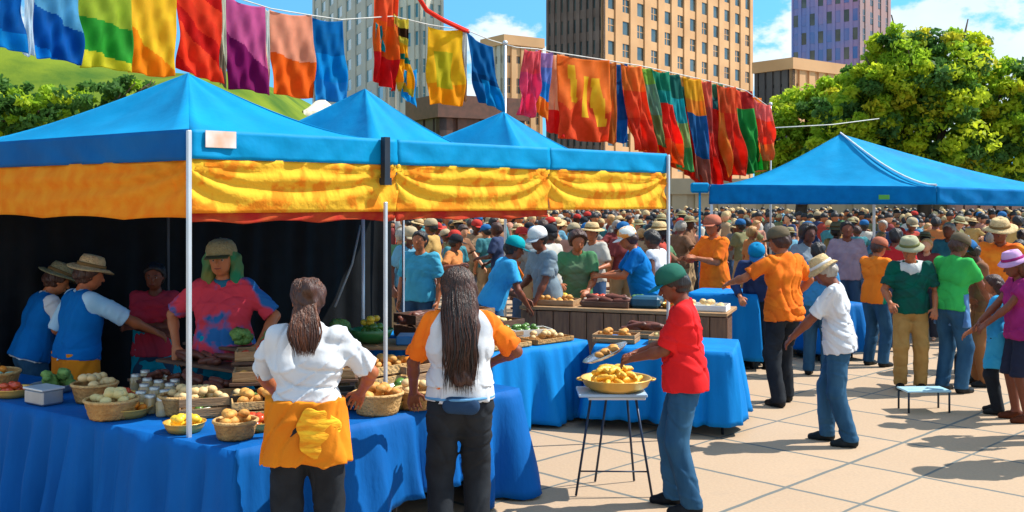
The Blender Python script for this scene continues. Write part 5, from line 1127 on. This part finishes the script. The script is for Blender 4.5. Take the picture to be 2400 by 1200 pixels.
for (a, b_), r, lab, fk, n, sz, m in (((.55, .22), .14, 'golden pan of lemons hidden partly behind the orange apron woman', 'lemon', 12, .034, brass), ((1.35, .18), .13, 'golden pan of rolls under the hands of the long haired woman', 'roll', 12, .032, brass), ((1.75, .45), .15, 'tin pan of greens right of the long haired woman', 'pepper', 14, .034, tin), ((2.15, .25), .15, 'golden pan of oranges at the far end of the counter', 'orange', 14, .034, brass)):
    p = RP(a, b_); flab = {'roll': 'crusty roll', 'orange': 'small orange', 'pepper': 'green pepper', 'lemon': 'lemon'}[fk] + ' in the ' + ' '.join(lab.split()[:10]); pan((p[0], p[1], TZ + .016), r, lab, m, fk, flab, n, sz, flab, int(a * 100) + 7)
# clutter on the brown serving counter
for i, (a, b_, lab, fk, n, sz, m) in enumerate(((.28, .52, 'golden pan of lemons behind the left tray of the serving counter', 'lemon', 14, .036, brass), (.72, .56, 'tin pan of tomatoes behind the sausages on the serving counter', 'tomato', 14, .036, tin), (1.2, .58, 'golden pan of greens behind the teal cool box', 'pepper', 14, .038, brass), (1.7, .30, 'golden pan of oranges right of the teal cool box', 'orange', 14, .036, brass), (1.72, .62, 'tin pan of rolls behind the oranges on the serving counter', 'roll', 12, .038, tin))):
    p = CB(a, b_, .922); flab = {'roll': 'crusty roll', 'orange': 'small orange', 'pepper': 'green pepper', 'lemon': 'lemon', 'tomato': 'red tomato'}[fk] + ' in the ' + ' '.join(lab.split()[:9]); pan(p, .15, lab, m, fk, flab, n, sz, flab, 200 + i)
# ------------------------------------------------------------------ the people at the stalls
def C(k, a, b=None, **kw): return cloth(k, a, b, **kw)
white = C('white tee', (.62, .63, .64), (.52, .55, .60), nscale=4); pale = C('pale blue tee', (.36, .50, .66), (.55, .62, .7), nscale=3); blue = C('blue shirt', (.0, .13, .42), (.0, .105, .36)); sky = C('sky shirt', (.04, .36, .66), (.03, .28, .56))
orange = C('orange tee', (.84, .19, .012), (.72, .13, .01)); red = C('red tee', (.72, .016, .018), (.60, .012, .014)); jeans = C('dark jeans', (.018, .045, .085), (.035, .08, .14), nscale=3, stretch=(2, 2, .7)); jeans_b = C('blue jeans', (.015, .06, .125), (.035, .11, .20), nscale=3, stretch=(2, 2, .7)); blackp = C('black trousers', (.012, .014, .018), (.02, .024, .03)); khaki = C('khaki trousers', (.42, .25, .08), (.34, .19, .055))
apron_o = C('apron orange', (.58, .15, .008), (.68, .22, .01), nscale=3); gold = C('gold cloth', (.95, .55, .03), (.88, .42, .02)); pinkr = C('pink red top', (.55, .03, .05), (.35, .04, .07), nscale=4); magenta = C('magenta top', (.36, .025, .16), (.26, .015, .12)); dgreen = C('dark green top', (.0, .09, .06), (.01, .06, .05)); green = C('bright green tee', (.04, .42, .08), (.03, .33, .07)); teal = C('teal cloth', (.01, .28, .28), (.01, .2, .22)); mgreen = C('mid green', (.0, .22, .11)); straw = mat('straw', (.66, .48, .24), col2=(.54, .36, .16), nscale=30, bump=.8, bscale=80, rough=.8); straw_o = mat('olive straw', (.34, .30, .15), col2=(.27, .23, .11), nscale=30, bump=.8, bscale=80, rough=.8); hatband = C('hat band', (.24, .14, .05)); capgreen = C('cap green', (.02, .12, .08), (.015, .09, .07)); capteal = C('cap teal', (.0, .34, .38)); capwhite = C('cap white', (.7, .7, .68)); capblue = C('cap blue', (.02, .13, .33)); lilac = C('lilac', (.62, .36, .62)); olive = C('olive', (.17, .18, .06)); tealap = C('teal apron', (.0, .24, .36), (.0, .3, .4)); brownhair = 'brown'
def at(x, d): return (px(x, d), d, 0)
R_ = math.radians
# 1 woman with the orange apron, back to us
w1, i1 = make_person('brown haired woman in white tee and orange apron seen from behind at the counter', at(718, 5.55), R_(4), 1.75, 'tan', .0085, lean=.06, head=(.15, .25, .05), LH=(-.20, .36, 1.02), RH=(.27, .30, 1.05), Lhint=(-1, -.5, -.2), Rhint=(1, -.5, -.2), female=True, bulk=1.06, shirt=white, sleeve=.88, hem=.08, flare=.92, trousers=blackp, apron=(apron_o, 1.085, .735, 0), hair='bun', hairm='brown', collar=C('orange collar', (.85, .16, .02)), seed=1, fold=.009, feet=((-.12, 0, 0), (.12, .04, 0)), curl=.8)
# folded gold cloth on the back of the apron
def pouch(u, v):
    a = 2 * PI * u; r_ = v * (1 + .10 * math.sin(3 * a + 1) + .06 * math.sin(7 * a)); x = .075 + .108 * r_ * math.cos(a); z = .925 + .128 * r_ * math.sin(a); th = math.sqrt(max(.05, 1 - (x / .245) ** 2))
    return (x, -(.157 + .006 * (1 - v ** 2)) * th - .0035 * math.sin(90 * z + 3 * math.sin(18 * x)) * (1 - v ** 3) + .004 * v ** 4, z)
MB().grid(pouch, 48, 18).build('gold_cloth', C('gold cloth patch', (.88, .50, .03), (.72, .24, .012), nscale=9, stretch=(1, 1, 3.5), bump=.6), w1, solid=.006)
HC1, up1, sR = i1['HC'], i1['up'], i1['R']
def tie(t, s):                                       # hair pulled back, then a loose tail to the shoulder blades
    az = (s[0] - .5) * 2.9; el = .10 + s[1] * 1.45
    if t < .38:
        k = t / .38; e_ = el + (1.0 - el) * 0; th = az * (1 - .55 * k); r_ = .099
        y0 = -math.cos(th) * math.cos(el * (1 - .7 * k)); return tuple(HC1 + np.array([math.sin(th) * r_ * .92 * math.cos(el * (1 - .7 * k) * .6), y0 * r_ - .02, .035 + math.sin(el * (1 - .75 * k)) * r_ * .95 - .05 * k]))
    k = (t - .38) / .62; w_ = .030 + .035 * math.sin(PI * min(1, k * 1.1)) * (1 - .4 * k); x0 = math.sin(az * .45) * .10 * .92
    p0 = HC1 + np.array([x0, -.122, .0]); p1 = up1((s[2] * w_ * 1.1 + .01, -.135 - .03 * s[1], .36)); q = p0 * (1 - k) + p1 * k; q[1] -= .03 * math.sin(PI * k); q[0] += .006 * math.sin(9 * t + 6 * s[1]) + (s[2] * w_ - x0 * .0) * min(1, k * 2) * .6
    return tuple(q)
strands('hair_strands', [HAIR['brown'], HAIR['auburn']], w1, None, tie, 330, .0045, 3)
# 2 long haired woman
w2, i2 = make_person('woman with very long dark hair, white top and orange sleeves, seen from behind', at(1078, 6.2), R_(10), 1.76, 'dark', .0085, lean=.03, head=(.2, .2, .0), LH=(-.26, .25, .95), RH=(.26, .30, 1.12), Lhint=(-1, -.8, 0), Rhint=(1, -.6, -.3), female=True, shirt=orange, sleeve=.85, hem=.07, vest=white, trousers=blackp, hair='long', hairm='brown', seed=2, fold=.008, feet=((-.11, 0, 0), (.12, .05, 0)), curl=.7)
g = Field((-.35, -.35, .7), (.35, .3, 1.2), .009); g.cone((-.06, 0, 1.1), (-.08, 0, .86), .128, .145, .04); g.cone((.06, 0, 1.1), (.08, 0, .86), .128, .145, .04); g.cut((0, 0, 1.1), (0, 0, 1)); g.cut((0, 0, .945), (0, 0, -1)); g.fold(.008, 8, (26, 26, 6)); g.mesh('top_hem', white, w2)

g = Field((-.3, -.35, .8), (.3, .1, 1.1), .009); g.cone((-.07, -.135, .935), (.05, -.145, .925), .052, .052, .02, flat=((0, 1, 0), .5)); g.mesh('belt_pouch', C('navy pouch', (.02, .05, .11)), w2)
MB().tube([(.205 * math.cos(a), .160 * math.sin(a) - .0, .965) for a in [PI + i * PI / 16 for i in range(17)]], .009, 6).build('belt', C('pale blue belt', (.12, .30, .52)), w2)
HC2, up2 = i2['HC'], i2['up']
def fall(t, s):
    az = (s[0] - .5) * 3.6; el = .15 + s[1] * 1.3
    if t < .25:
        k = t / .25; e_ = el * (1 - k) + -.15 * k; th = az * (1 - .25 * k); r_ = .108
        return tuple(HC2 + np.array([math.sin(th) * r_ * math.cos(e_) * .95, -math.cos(th) * math.cos(e_) * r_ - .018, .035 + math.sin(e_) * r_]))
    k = (t - .25) / .75; th = az * .75; p0 = HC2 + np.array([math.sin(th) * .108 * .95 * .99, -math.cos(th) * .107 - .018, .02]); p1 = up2((s[2] * .060 - .018 + math.sin(th) * .05, -.150 - .035 * s[1], .065 + .10 * (s[1] - .5))); q = p0 * (1 - k) + p1 * k
    q[1] -= .055 * math.sin(PI * min(1, k * 1.15)) ** .8; q[0] += .008 * math.sin(11 * t + 7 * s[1]) + .004 * math.sin(23 * t + 9 * s[0])
    return tuple(q)
strands('hair_strands', [HAIR['brown'], HAIR['black'], HAIR['auburn']], w2, None, fall, 420, .0045, 4)
# 3 vendor straw hat blue vest
v1, _ = make_person('vendor in pale straw hat, blue vest and orange apron reaching over the dark shelf', at(178, 7.95), R_(-42), 1.72, 'tan', .010, lean=.12, head=(-.35, .25, 0), RH=(.30, .56, 1.10), LH=(-.24, .16, .98), Rhint=(1, 0, -.6), bulk=1.1, shirt=C('light sky shirt', (.22, .50, .72), (.45, .62, .75), nscale=2.5), sleeve=.98, vest=blue, trousers=jeans, apron=(apron_o, 1.0, .45, 0), hair='short', hairm='brown', hat=('straw', straw, hatband), seed=3, curl=.5, hem=-.02)
# 4 vendor olive hat
v2, _ = make_person('vendor in flat olive hat and white and blue shirt bending at the left edge', at(70, 8.4), R_(-50), 1.66, 'mid', .010, lean=.30, head=(-.1, .45, 0), RH=(.22, .42, .86), LH=(-.2, .40, .82), bulk=1.05, shirt=white, sleeve=.8, vest=blue, trousers=jeans_b, hair='short', hairm='brown', hat=('straw', straw_o, hatband), seed=4)
# 5 pink red top, arms crossed
v3, _ = make_person('vendor in pink red top with folded arms standing in the dark of the tent', at(365, 8.75), R_(183), 1.64, 'dark', .010, lean=.02, head=(.05, .1, 0), LH=(.10, .22, 1.17), RH=(-.12, .25, 1.13), Lhint=(-1, .1, -.8), Rhint=(1, .1, -.8), bulk=1.1, female=True, shirt=pinkr, sleeve=.75, trousers=jeans, apron=(tealap, 1.16, .5, 1), hair='short', hairm='black', seed=5, face=True)
# 6 green scarf
v4, _ = make_person('smiling vendor in green headscarf and bright red blue top behind the bread trays', at(525, 7.75), R_(178), 1.86, 'mid', .009, lean=.03, head=(0, .05, .05), LH=(-.30, .16, 1.02), RH=(.30, .12, 1.00), Lhint=(-1, -.5, -.4), Rhint=(1, -.3, -.4), bulk=1.25, female=True, shirt=C('red blue top', (.62, .05, .08), (.02, .13, .36), nscale=3.2, mixlo=.50, mixhi=.56), sleeve=.9, trousers=jeans, apron=(tealap, 1.08, .5, 1), hair='scarf', hairm=C('green scarf', (.02, .20, .10), (.16, .18, .05), nscale=6), hat=('cap', straw_o, C('cap olive', (.10, .10, .04))), collar=C('blue collar', (.02, .14, .24)), seed=6, face=True)
# 7 man in red
m1, i7 = make_person('man in red tee, green cap and jeans holding a silver tray by the stand', at(1606, 7.12), R_(80), 1.72, 'dark', .0085, lean=.05, head=(.1, .42, 0), LH=(-.06, .36, 1.07), RH=(.10, .36, 1.08), Lhint=(-.7, -1, -.6), Rhint=(.7, -1, -.6), bulk=1.22, shirt=red, sleeve=.9, hem=-.09, flare=1.08, trousers=jeans_b, hair='short', hairm='black', hat=('cap', capgreen, C('cap visor teal', (.0, .16, .24))), shoe='#15171c', seed=7, fold=.009, feet=((-.12, -.05, 0), (.12, .08, 0)), curl=.9)
# plate in his hands
pw = m1.matrix_world if False else Matrix.Translation(Vector(m1.location)) @ Matrix.Rotation(R_(80), 4, 'Z') @ Matrix.Scale(1.72 / 1.75, 4)
pc = pw @ Vector((.02, .56, 1.075)); rt = empty('plate', pc, 0, 'silver tray of food tilted in the hands of the man in red', 'plate'); rt.rotation_euler = (0, -.42, 0)
MB().lathe([(.001, 0), (.13, 0), (.17, .022), (.172, .026), (.13, .008), (.001, .008)], 28).build('dish', mat('silver', (.70, .76, .78), rough=.2, metal=.8), rt)
for i in range(6):
    p = pc + Vector((random.uniform(-.07, .07), random.uniform(-.07, .07), 0)); p.z += .03 + (p.x - pc.x) * .42
    if i == 0: fb = MB().ball((0, 0, 0), .03, 10, (1.2, 1, .7), .08).build('bread_roll', FOOD['roll']); o_ = fb
    else: o_ = fb.copy(); COL.objects.link(o_)
    o_.location = p; tag(o_, 'roll on the silver tray of the man in red', 'bread roll', 'rolls on the silver tray')
# 8 white shirt man with straw hat
m2, i8 = make_person('man in straw hat, white shirt and jeans looking down, casting a shadow on open paving', at(1968, 9.05), R_(68), 1.68, 'dark', .010, lean=.12, head=(.1, .55, 0), LH=(-.18, .40, .98), RH=(.02, .40, 1.0), Lhint=(-1, -.8, -.4), Rhint=(.8, -1, -.4), bulk=1.08, shirt=white, sleeve=.9, hem=-.10, flare=1.1, trousers=jeans_b, hair='short', hairm='grey', hat=('sun', straw, capwhite), seed=8, fold=.008, feet=((-.1, -.1, 0), (.1, .12, 0)), shoe='#1b2226')
# 9 orange tee back
m3, _ = make_person('man in loose orange tee and black trousers turned away beside the far blue table', at(1838, 10.8), R_(28), 1.88, 'tan', .011, lean=.04, head=(.4, .2, 0), LH=(-.36, .38, 1.18), RH=(.34, .22, 1.02), Lhint=(-1, 0, -.6), Rhint=(1, -.3, -.4), bulk=1.05, shirt=orange, sleeve=.8, hem=-.12, flare=1.15, trousers=blackp, hair='short', hairm='brown', hat=('cap', C('cap brown', (.13, .10, .06)), C('cap brown', (.13, .10, .06))), seed=9, fold=.010, feet=((-.14, -.08, 0), (.12, .1, 0)))
# 10 orange shirt bearded man behind tall table
m4, _ = make_person('man in long orange shirt with reddish cap standing behind the tall narrow blue table', at(1675, 14.35), R_(120), 1.95, 'tan', .013, lean=.03, head=(.3, .1, 0), LH=(-.1, .38, 1.22), RH=(.18, .36, 1.2), bulk=1.15, shirt=orange, sleeve=.9, hem=-.16, flare=1.1, trousers=jeans_b, hair='short', hairm='brown', hat=('cap', C('cap rust', (.45, .14, .08)), C('cap rust', (.45, .14, .08))), seed=10)
# 11 man stooping blue cap + dark suit
m5, _ = make_person('stooping man in bright blue cap and navy jacket between the two men in orange', at(1775, 13.2), R_(165), 1.72, 'mid', .013, lean=.5, head=(0, .7, 0), LH=(-.2, .42, .95), RH=(.2, .42, .95), shirt=C('navy jacket', (.02, .04, .12)), sleeve=1.8, trousers=blackp, hair='short', hat=('cap', C('cap bright blue', (.0, .2, .42)), capblue), seed=11)
# 12 orange and green
m6, _ = make_person('person in orange and green shirt and rolled blue jeans left of the khaki trousers', at(2050, 13.3), R_(-60), 1.68, 'tan', .013, lean=.06, head=(-.1, .3, 0), LH=(-.15, .34, 1.0), RH=(.2, .34, 1.0), shirt=C('orange green shirt', (.85, .2, .015), (.0, .22, .12), nscale=1.2, mixlo=.49, mixhi=.51), sleeve=.8, hem=-.10, trousers=jeans_b, hair='short', hairm='brown', hat=('cap', C('cap rust', (.45, .14, .08)), C('cap brown', (.13, .10, .06))), seed=12)
# 13 khaki
m7, _ = make_person('man in khaki trousers and dark green top with white shoulder panel', at(2133, 11.7), R_(165), 1.74, 'tan', .011, lean=.10, head=(-.3, .3, 0), LH=(-.24, .20, .95), RH=(.24, .28, 1.0), bulk=1.2, shirt=dgreen, sleeve=.8, hem=-.06, vest=None, trousers=khaki, hair='short', hairm='grey', hat=('sun', C('hat sage', (.38, .38, .24)), olive), shoe='#16181a', seed=13, fold=.008)
g = Field((-.32, -.3, 1.22), (.32, .3, 1.55), .011)
for s in (-1, 1): g.cone((s * .0, .02, 1.36), (s * .15, .02, 1.38), .128, .085, .03)
g.cut((0, 0, 1.27), (.25, 0, -1)); g.cone((0, .05, 1.47), (0, .06, 1.6), .07, .1, .01, op='sub'); g.fold(.006, 3); g.mesh('shoulder_panel', C('light panel', (.58, .6, .58)), m7)
# 14 green tee
m8, _ = make_person('man in bright green tee with blue apron and jeans reaching across to the right', at(2228, 11.5), R_(-62), 1.80, 'dark', .011, lean=.14, head=(-.1, .4, 0), LH=(-.1, .44, .98), RH=(.2, .42, .92), Rhint=(1, -.4, -.4), bulk=1.0, shirt=green, sleeve=.7, vest=None, trousers=jeans_b, apron=(C('denim apron', (.10, .22, .42), (.07, .17, .36)), 1.08, .72, 1), hair='short', hairm='brown', hat=('cap', C('cap brown', (.13, .10, .06)), blackp), seed=14)
# 15 blue cap bare armed
m9, _ = make_person('dark skinned man in blue cap and brown vest bowing towards the green tee man', at(2306, 11.9), R_(80), 1.72, 'deep', .012, lean=.16, head=(0, .55, 0), LH=(-.15, .46, .98), RH=(.15, .46, .98), shirt=C('brown vest', (.22, .10, .05), (.16, .07, .04)), sleeve=.3, trousers=C('brown trousers', (.3, .13, .05)), hair='short', hat=('cap', capblue, C('cap navy', (.02, .04, .1))), seed=15)
# 16 magenta
m10, _ = make_person('person in magenta top with lilac sun hat cut off at the right edge', at(2398, 10.0), R_(85), 1.66, 'dark', .011, lean=.08, head=(.05, .3, 0), LH=(-.05, .40, .98), RH=(.1, .40, 1.0), bulk=1.2, female=True, shirt=magenta, sleeve=.5, hem=-.10, flare=1.15, trousers=C('dark shorts', (.02, .025, .05)), shorts=True, hair='bob', hairm='auburn', hat=('sun', lilac, magenta), seed=16, shoe='#5a2a12')
# 17 child in sky blue skirt
m11, _ = make_person('shorter person in sky blue dress over black trousers beside the magenta top', at(2342, 10.35), R_(60), 1.42, 'tan', .011, lean=.05, head=(0, .2, 0), LH=(-.12, .33, 1.0), RH=(.15, .33, 1.0), female=True, shirt=sky, sleeve=.6, trousers=blackp, skirt=(C('sky skirt', (.03, .30, .50), (.05, .36, .56)), 1.05, .58, .115, .185), hair='bob', hairm='brown', seed=17)
# 18 centre: teal cap leaning man
m12, _ = make_person('man in teal cap and sky blue tee with orange strap leaning forward', at(1150, 11.75), R_(-75), 1.80, 'dark', .011, lean=.42, head=(-.2, .3, 0), LH=(-.05, .40, .98), RH=(.18, .38, .92), Rhint=(1, -.6, 0), bulk=1.1, shirt=sky, sleeve=.7, trousers=jeans_b, hair='short', hat=('cap', capteal, C('cap teal dark', (.0, .12, .16))), seed=18)
MB().tube([(.08, .26, 1.40), (.0, .37, 1.25), (-.12, .30, 1.05)], .016, 6).build('strap', orange, m12)
# 19 white cap neighbour
m13, _ = make_person('man in white cap and grey shirt close beside the teal cap', at(1285, 12.3), R_(120), 1.86, 'dark', .012, lean=.18, head=(.3, .3, 0), LH=(-.2, .3, .9), RH=(.2, .3, 1.0), shirt=C('slate shirt', (.2, .26, .3)), sleeve=.8, trousers=jeans, hair='short', hat=('cap', capwhite, C('cap grey', (.3, .36, .42))), seed=19)
# 20 curly haired green
m14, _ = make_person('curly haired man in green shirt with bare forearms at the middle of the counter', at(1352, 12.9), R_(178), 1.80, 'tan', .012, lean=.12, head=(.2, .25, 0), LH=(-.12, .36, 1.02), RH=(.22, .30, 1.08), shirt=C('moss shirt', (.05, .2, .08), (.12, .14, .09), nscale=3), sleeve=.7, trousers=jeans, hair='curly', hairm='brown', seed=20)
# 21 blue shirt reaching left
m15, _ = make_person('man in bright blue shirt and striped white cap reaching his arm out to the left', at(1512, 12.75), R_(92), 1.86, 'tan', .011, lean=.28, head=(.1, .35, 0), LH=(-.12, .52, 1.15), RH=(.28, .50, 1.12), Rhint=(.6, -.4, -1), bulk=1.2, shirt=blue, sleeve=.8, hem=-.05, vest=C('blue vest', (.0, .17, .5), (.0, .14, .44)), trousers=jeans, hair='short', hairm='brown', hat=('cap', C('cap striped', (.70, .70, .62), (.8, .3, .06), nscale=9, mixlo=.5, mixhi=.54), capwhite), seed=21)
# 22 behind blue shirt
m16, _ = make_person('man with bare dark arms in white sleeveless shirt right behind the bright blue shirt', at(1545, 13.3), R_(60), 1.80, 'deep', .013, lean=.1, head=(0, .3, 0), shirt=white, sleeve=.2, trousers=jeans, hair='short', seed=22)
# 23 fiery orange top on right back, wide straw
m17, _ = make_person('person in fiery orange top and wide straw hat behind the blue cap at right', at(2345, 13.0), R_(150), 1.92, 'dark', .013, lean=.05, head=(0, .3, 0), LH=(-.3, .3, 1.2), shirt=C('fiery top', (.85, .25, .02), (.6, .08, .01), nscale=4), sleeve=.8, trousers=jeans, hair='short', hat=('straw', straw, hatband), seed=23)
m18, _ = make_person('person in crimson top turned away above the white shoulder panel', at(2100, 14.6), R_(-20), 1.78, 'dark', .014, lean=.1, shirt=C('crimson top', (.5, .02, .025)), sleeve=.8, trousers=jeans, hair='short', seed=24)
m19, _ = make_person('person in lilac grey shirt left of the crimson top in the crowd', at(1985, 15.6), R_(170), 1.86, 'dark', .014, shirt=C('mauve grey shirt', (.30, .22, .26)), sleeve=.8, trousers=jeans, hair='short', seed=25)
m20, _ = make_person('person with large black afro hair in grey top right of the orange tee', at(1893, 14.2), R_(200), 1.84, 'deep', .014, shirt=C('steel grey top', (.2, .24, .28)), sleeve=.8, trousers=jeans, hair='curly', hairm='black', seed=26)
m21, _ = make_person('person in light denim jacket half hidden behind the straw hat man', at(1915, 12.6), R_(-30), 1.66, 'tan', .013, lean=.1, shirt=C('light denim', (.04, .22, .45)), sleeve=1.7, trousers=jeans_b, hair='short', seed=27)

m22, _ = make_person('person in sky blue top standing alone between the tent pole and the long haired woman', at(985, 12.6), R_(160), 1.8, 'tan', .013, shirt=C('aqua top', (.06, .34, .48)), sleeve=.8, trousers=jeans, hair='short', seed=31)
m23, _ = make_person('person in loose blue shirt just outside the right edge of the picture', at(2478, 9.25), R_(100), 1.75, 'tan', .014, shirt=blue, sleeve=.8, trousers=jeans, hair='short', seed=32)
m24, _ = make_person('person in white shirt just outside the right edge, nearer the camera', at(2560, 8.35), R_(80), 1.8, 'mid', .014, shirt=white, sleeve=.8, trousers=khaki, hair='short', hat=('straw', straw, hatband), seed=33)

# ------------------------------------------------------------------ crowd further back: a few poses, copied with their own clothes
SH = [('teal', (.05, .20, .23)), ('red', (.42, .06, .04)), ('white', (.50, .47, .41)), ('tan', (.40, .26, .15)), ('navy', (.04, .06, .13)), ('orange', (.55, .20, .06)), ('sky blue', (.12, .30, .42)), ('grey', (.22, .22, .21)), ('brown', (.22, .11, .06)), ('olive', (.20, .19, .09)), ('salmon', (.50, .24, .17)), ('ochre', (.48, .30, .10)), ('maroon', (.2, .04, .04)), ('green', (.09, .20, .10))]
BT = [('dark', C('crowd dark trousers', (.03, .035, .05))), ('blue', C('crowd blue trousers', (.05, .10, .2))), ('tan', C('crowd tan trousers', (.35, .24, .13)))]
SHM = [C('crowd ' + n, c) for n, c in SH]
HD = [('black hair', None, HAIR['black']), ('brown hair', None, HAIR['brown']), ('a straw hat', 'straw', straw), ('a tan cap', 'cap', C('cap tan', (.42, .33, .2))), ('a blue cap', 'cap', capblue), ('a red cap', 'cap', C('cap red', (.5, .04, .03))), ('an olive hat', 'straw', straw_o), ('blond hair', None, HAIR['blond']), ('grey hair', None, HAIR['grey']), ('a black cap', 'cap', blackp)]
protos = {}
rnd = random.Random(12); sk = list(SKIN.values())
poses = [dict(), dict(lean=.1, LH=(-.15, .33, 1.1), RH=(.2, .3, 1.0)), dict(head=(.5, .2, 0), RH=(.3, .25, 1.25)), dict(lean=.18, head=(-.4, .3, 0), LH=(-.25, .4, .95))]
for pi, pz in enumerate(poses):
    for kind in (None, 'cap', 'straw'):
        b, _ = make_person('x', (0, 0, 0), 0, 1.75, 'tan', .019, shirt=SHM[0], sleeve=.8, trousers=BT[0][1], hair='short', hairm='black', hat=(kind, capwhite, capwhite) if kind else None, seed=40 + pi, detail=False, fold=.006, female=(pi % 2 == 1), **pz)
        protos[(pi, kind)] = b
combos = [(s, h_) for s in range(len(SH)) for h_ in range(len(HD))]; rnd.shuffle(combos)
spots = []
tries = 0
while len(spots) < 140 and tries < 40000:
    tries += 1
    d = 14.5 + 17 * rnd.random() ** 1.1; x = rnd.uniform(930, 1600) if rnd.random() < .45 else rnd.uniform(930, 2440)
    X_ = px(x, d)
    if d < 15.5 and x < 2080 and x > 1560: continue
    if 2.6 < X_ < 5.2 and 12.5 < d < 16.8: continue
    if x < 1560 and d < 14.2: continue
    if any((X_ - a) ** 2 + (d - b) ** 2 < .62 ** 2 for a, b, _ in spots): continue
    if any((X_ - p.location.x) ** 2 + (d - p.location.y) ** 2 < .7 ** 2 for p in (m4, m19, m18, m20)): continue
    spots.append((X_, d, x))
used = set()
def set_mat(o, m):
    if not o.material_slots: return
    o.material_slots[0].link = 'OBJECT'; o.material_slots[0].material = m
first_used = set()
for k, (X_, d, x) in enumerate(sorted(spots, key=lambda s: s[1])):
    si, hi_ = combos[k]; pi = rnd.randrange(4); kind = HD[hi_][1]; bi = rnd.randrange(3)
    src = protos[(pi, kind)]
    if (pi, kind) in first_used: b = copy_tree(src)
    else: b = src; first_used.add((pi, kind))
    hgt = rnd.uniform(1.58, 1.86) / 1.75; b.scale = (hgt,) * 3; b.location = (X_, d, 0); b.rotation_euler = (0, 0, rnd.uniform(0, 2 * PI))
    set_mat(b, rnd.choice(sk))
    for ch in b.children:
        n = ch.name.split('.')[0]
        if n == 'shirt': set_mat(ch, SHM[si])
        elif n == 'trousers': set_mat(ch, BT[bi][1])
        elif n == 'hair': set_mat(ch, HD[hi_][2] if kind is None else HAIR['black'])
        elif n in ('cap', 'hat'):
            set_mat(ch, HD[hi_][2])
            for g_ in ch.children: set_mat(g_, HD[hi_][2] if kind == 'cap' else hatband)
    tag(b, 'person in a %s shirt and %s trousers with %s in the crowd' % (SH[si][0], BT[bi][0], HD[hi_][0]), 'person', 'people in the crowd')
for k_, b in protos.items():
    if k_ not in first_used:
        for ch in list(b.children): bpy.data.objects.remove(ch)
        bpy.data.objects.remove(b)
# the far crowd that reads as one mass
fc = MB()
cm_ = SHM + [BT[0][1], BT[1][1]] + sk[:3] + [HAIR['black'], straw]
nS = len(SHM)
for i in range(760):
    d = 27 + 31 * rnd.random(); x = rnd.uniform(900, 2480); X_ = px(x, d); h_ = rnd.uniform(1.55, 1.85); a = rnd.uniform(0, PI); M = Matrix.Rotation(a, 3, 'Z') @ Matrix.Diagonal((1, .62, 1)); c = Vector((X_, d, 0)); s_ = rnd.randrange(nS)
    fc.lathe([(.02, 0), (.12, .02), (.13, h_ * .25), (.17, h_ * .5)], 7, M, nS + rnd.randrange(2), c=c); fc.lathe([(.18, h_ * .46), (.17, h_ * .6), (.23, h_ * .78), (.14, h_ * .835), (.05, h_ * .85)], 8, M, s_, c=c); fc.ball(c + Vector((0, 0, h_ * .925)), h_ * .068, 8, (.85, .95, 1.15), 0, nS + 2 + rnd.randrange(3))
    fc.ball(c + Vector((0, .01, h_ * .945)), h_ * .07, 8, (.95, 1, 1), 0, nS + 5 + (rnd.random() < .3))
tag(fc.build('far_crowd', cm_), 'dense far crowd filling the back of the plaza', 'crowd', kind='stuff')
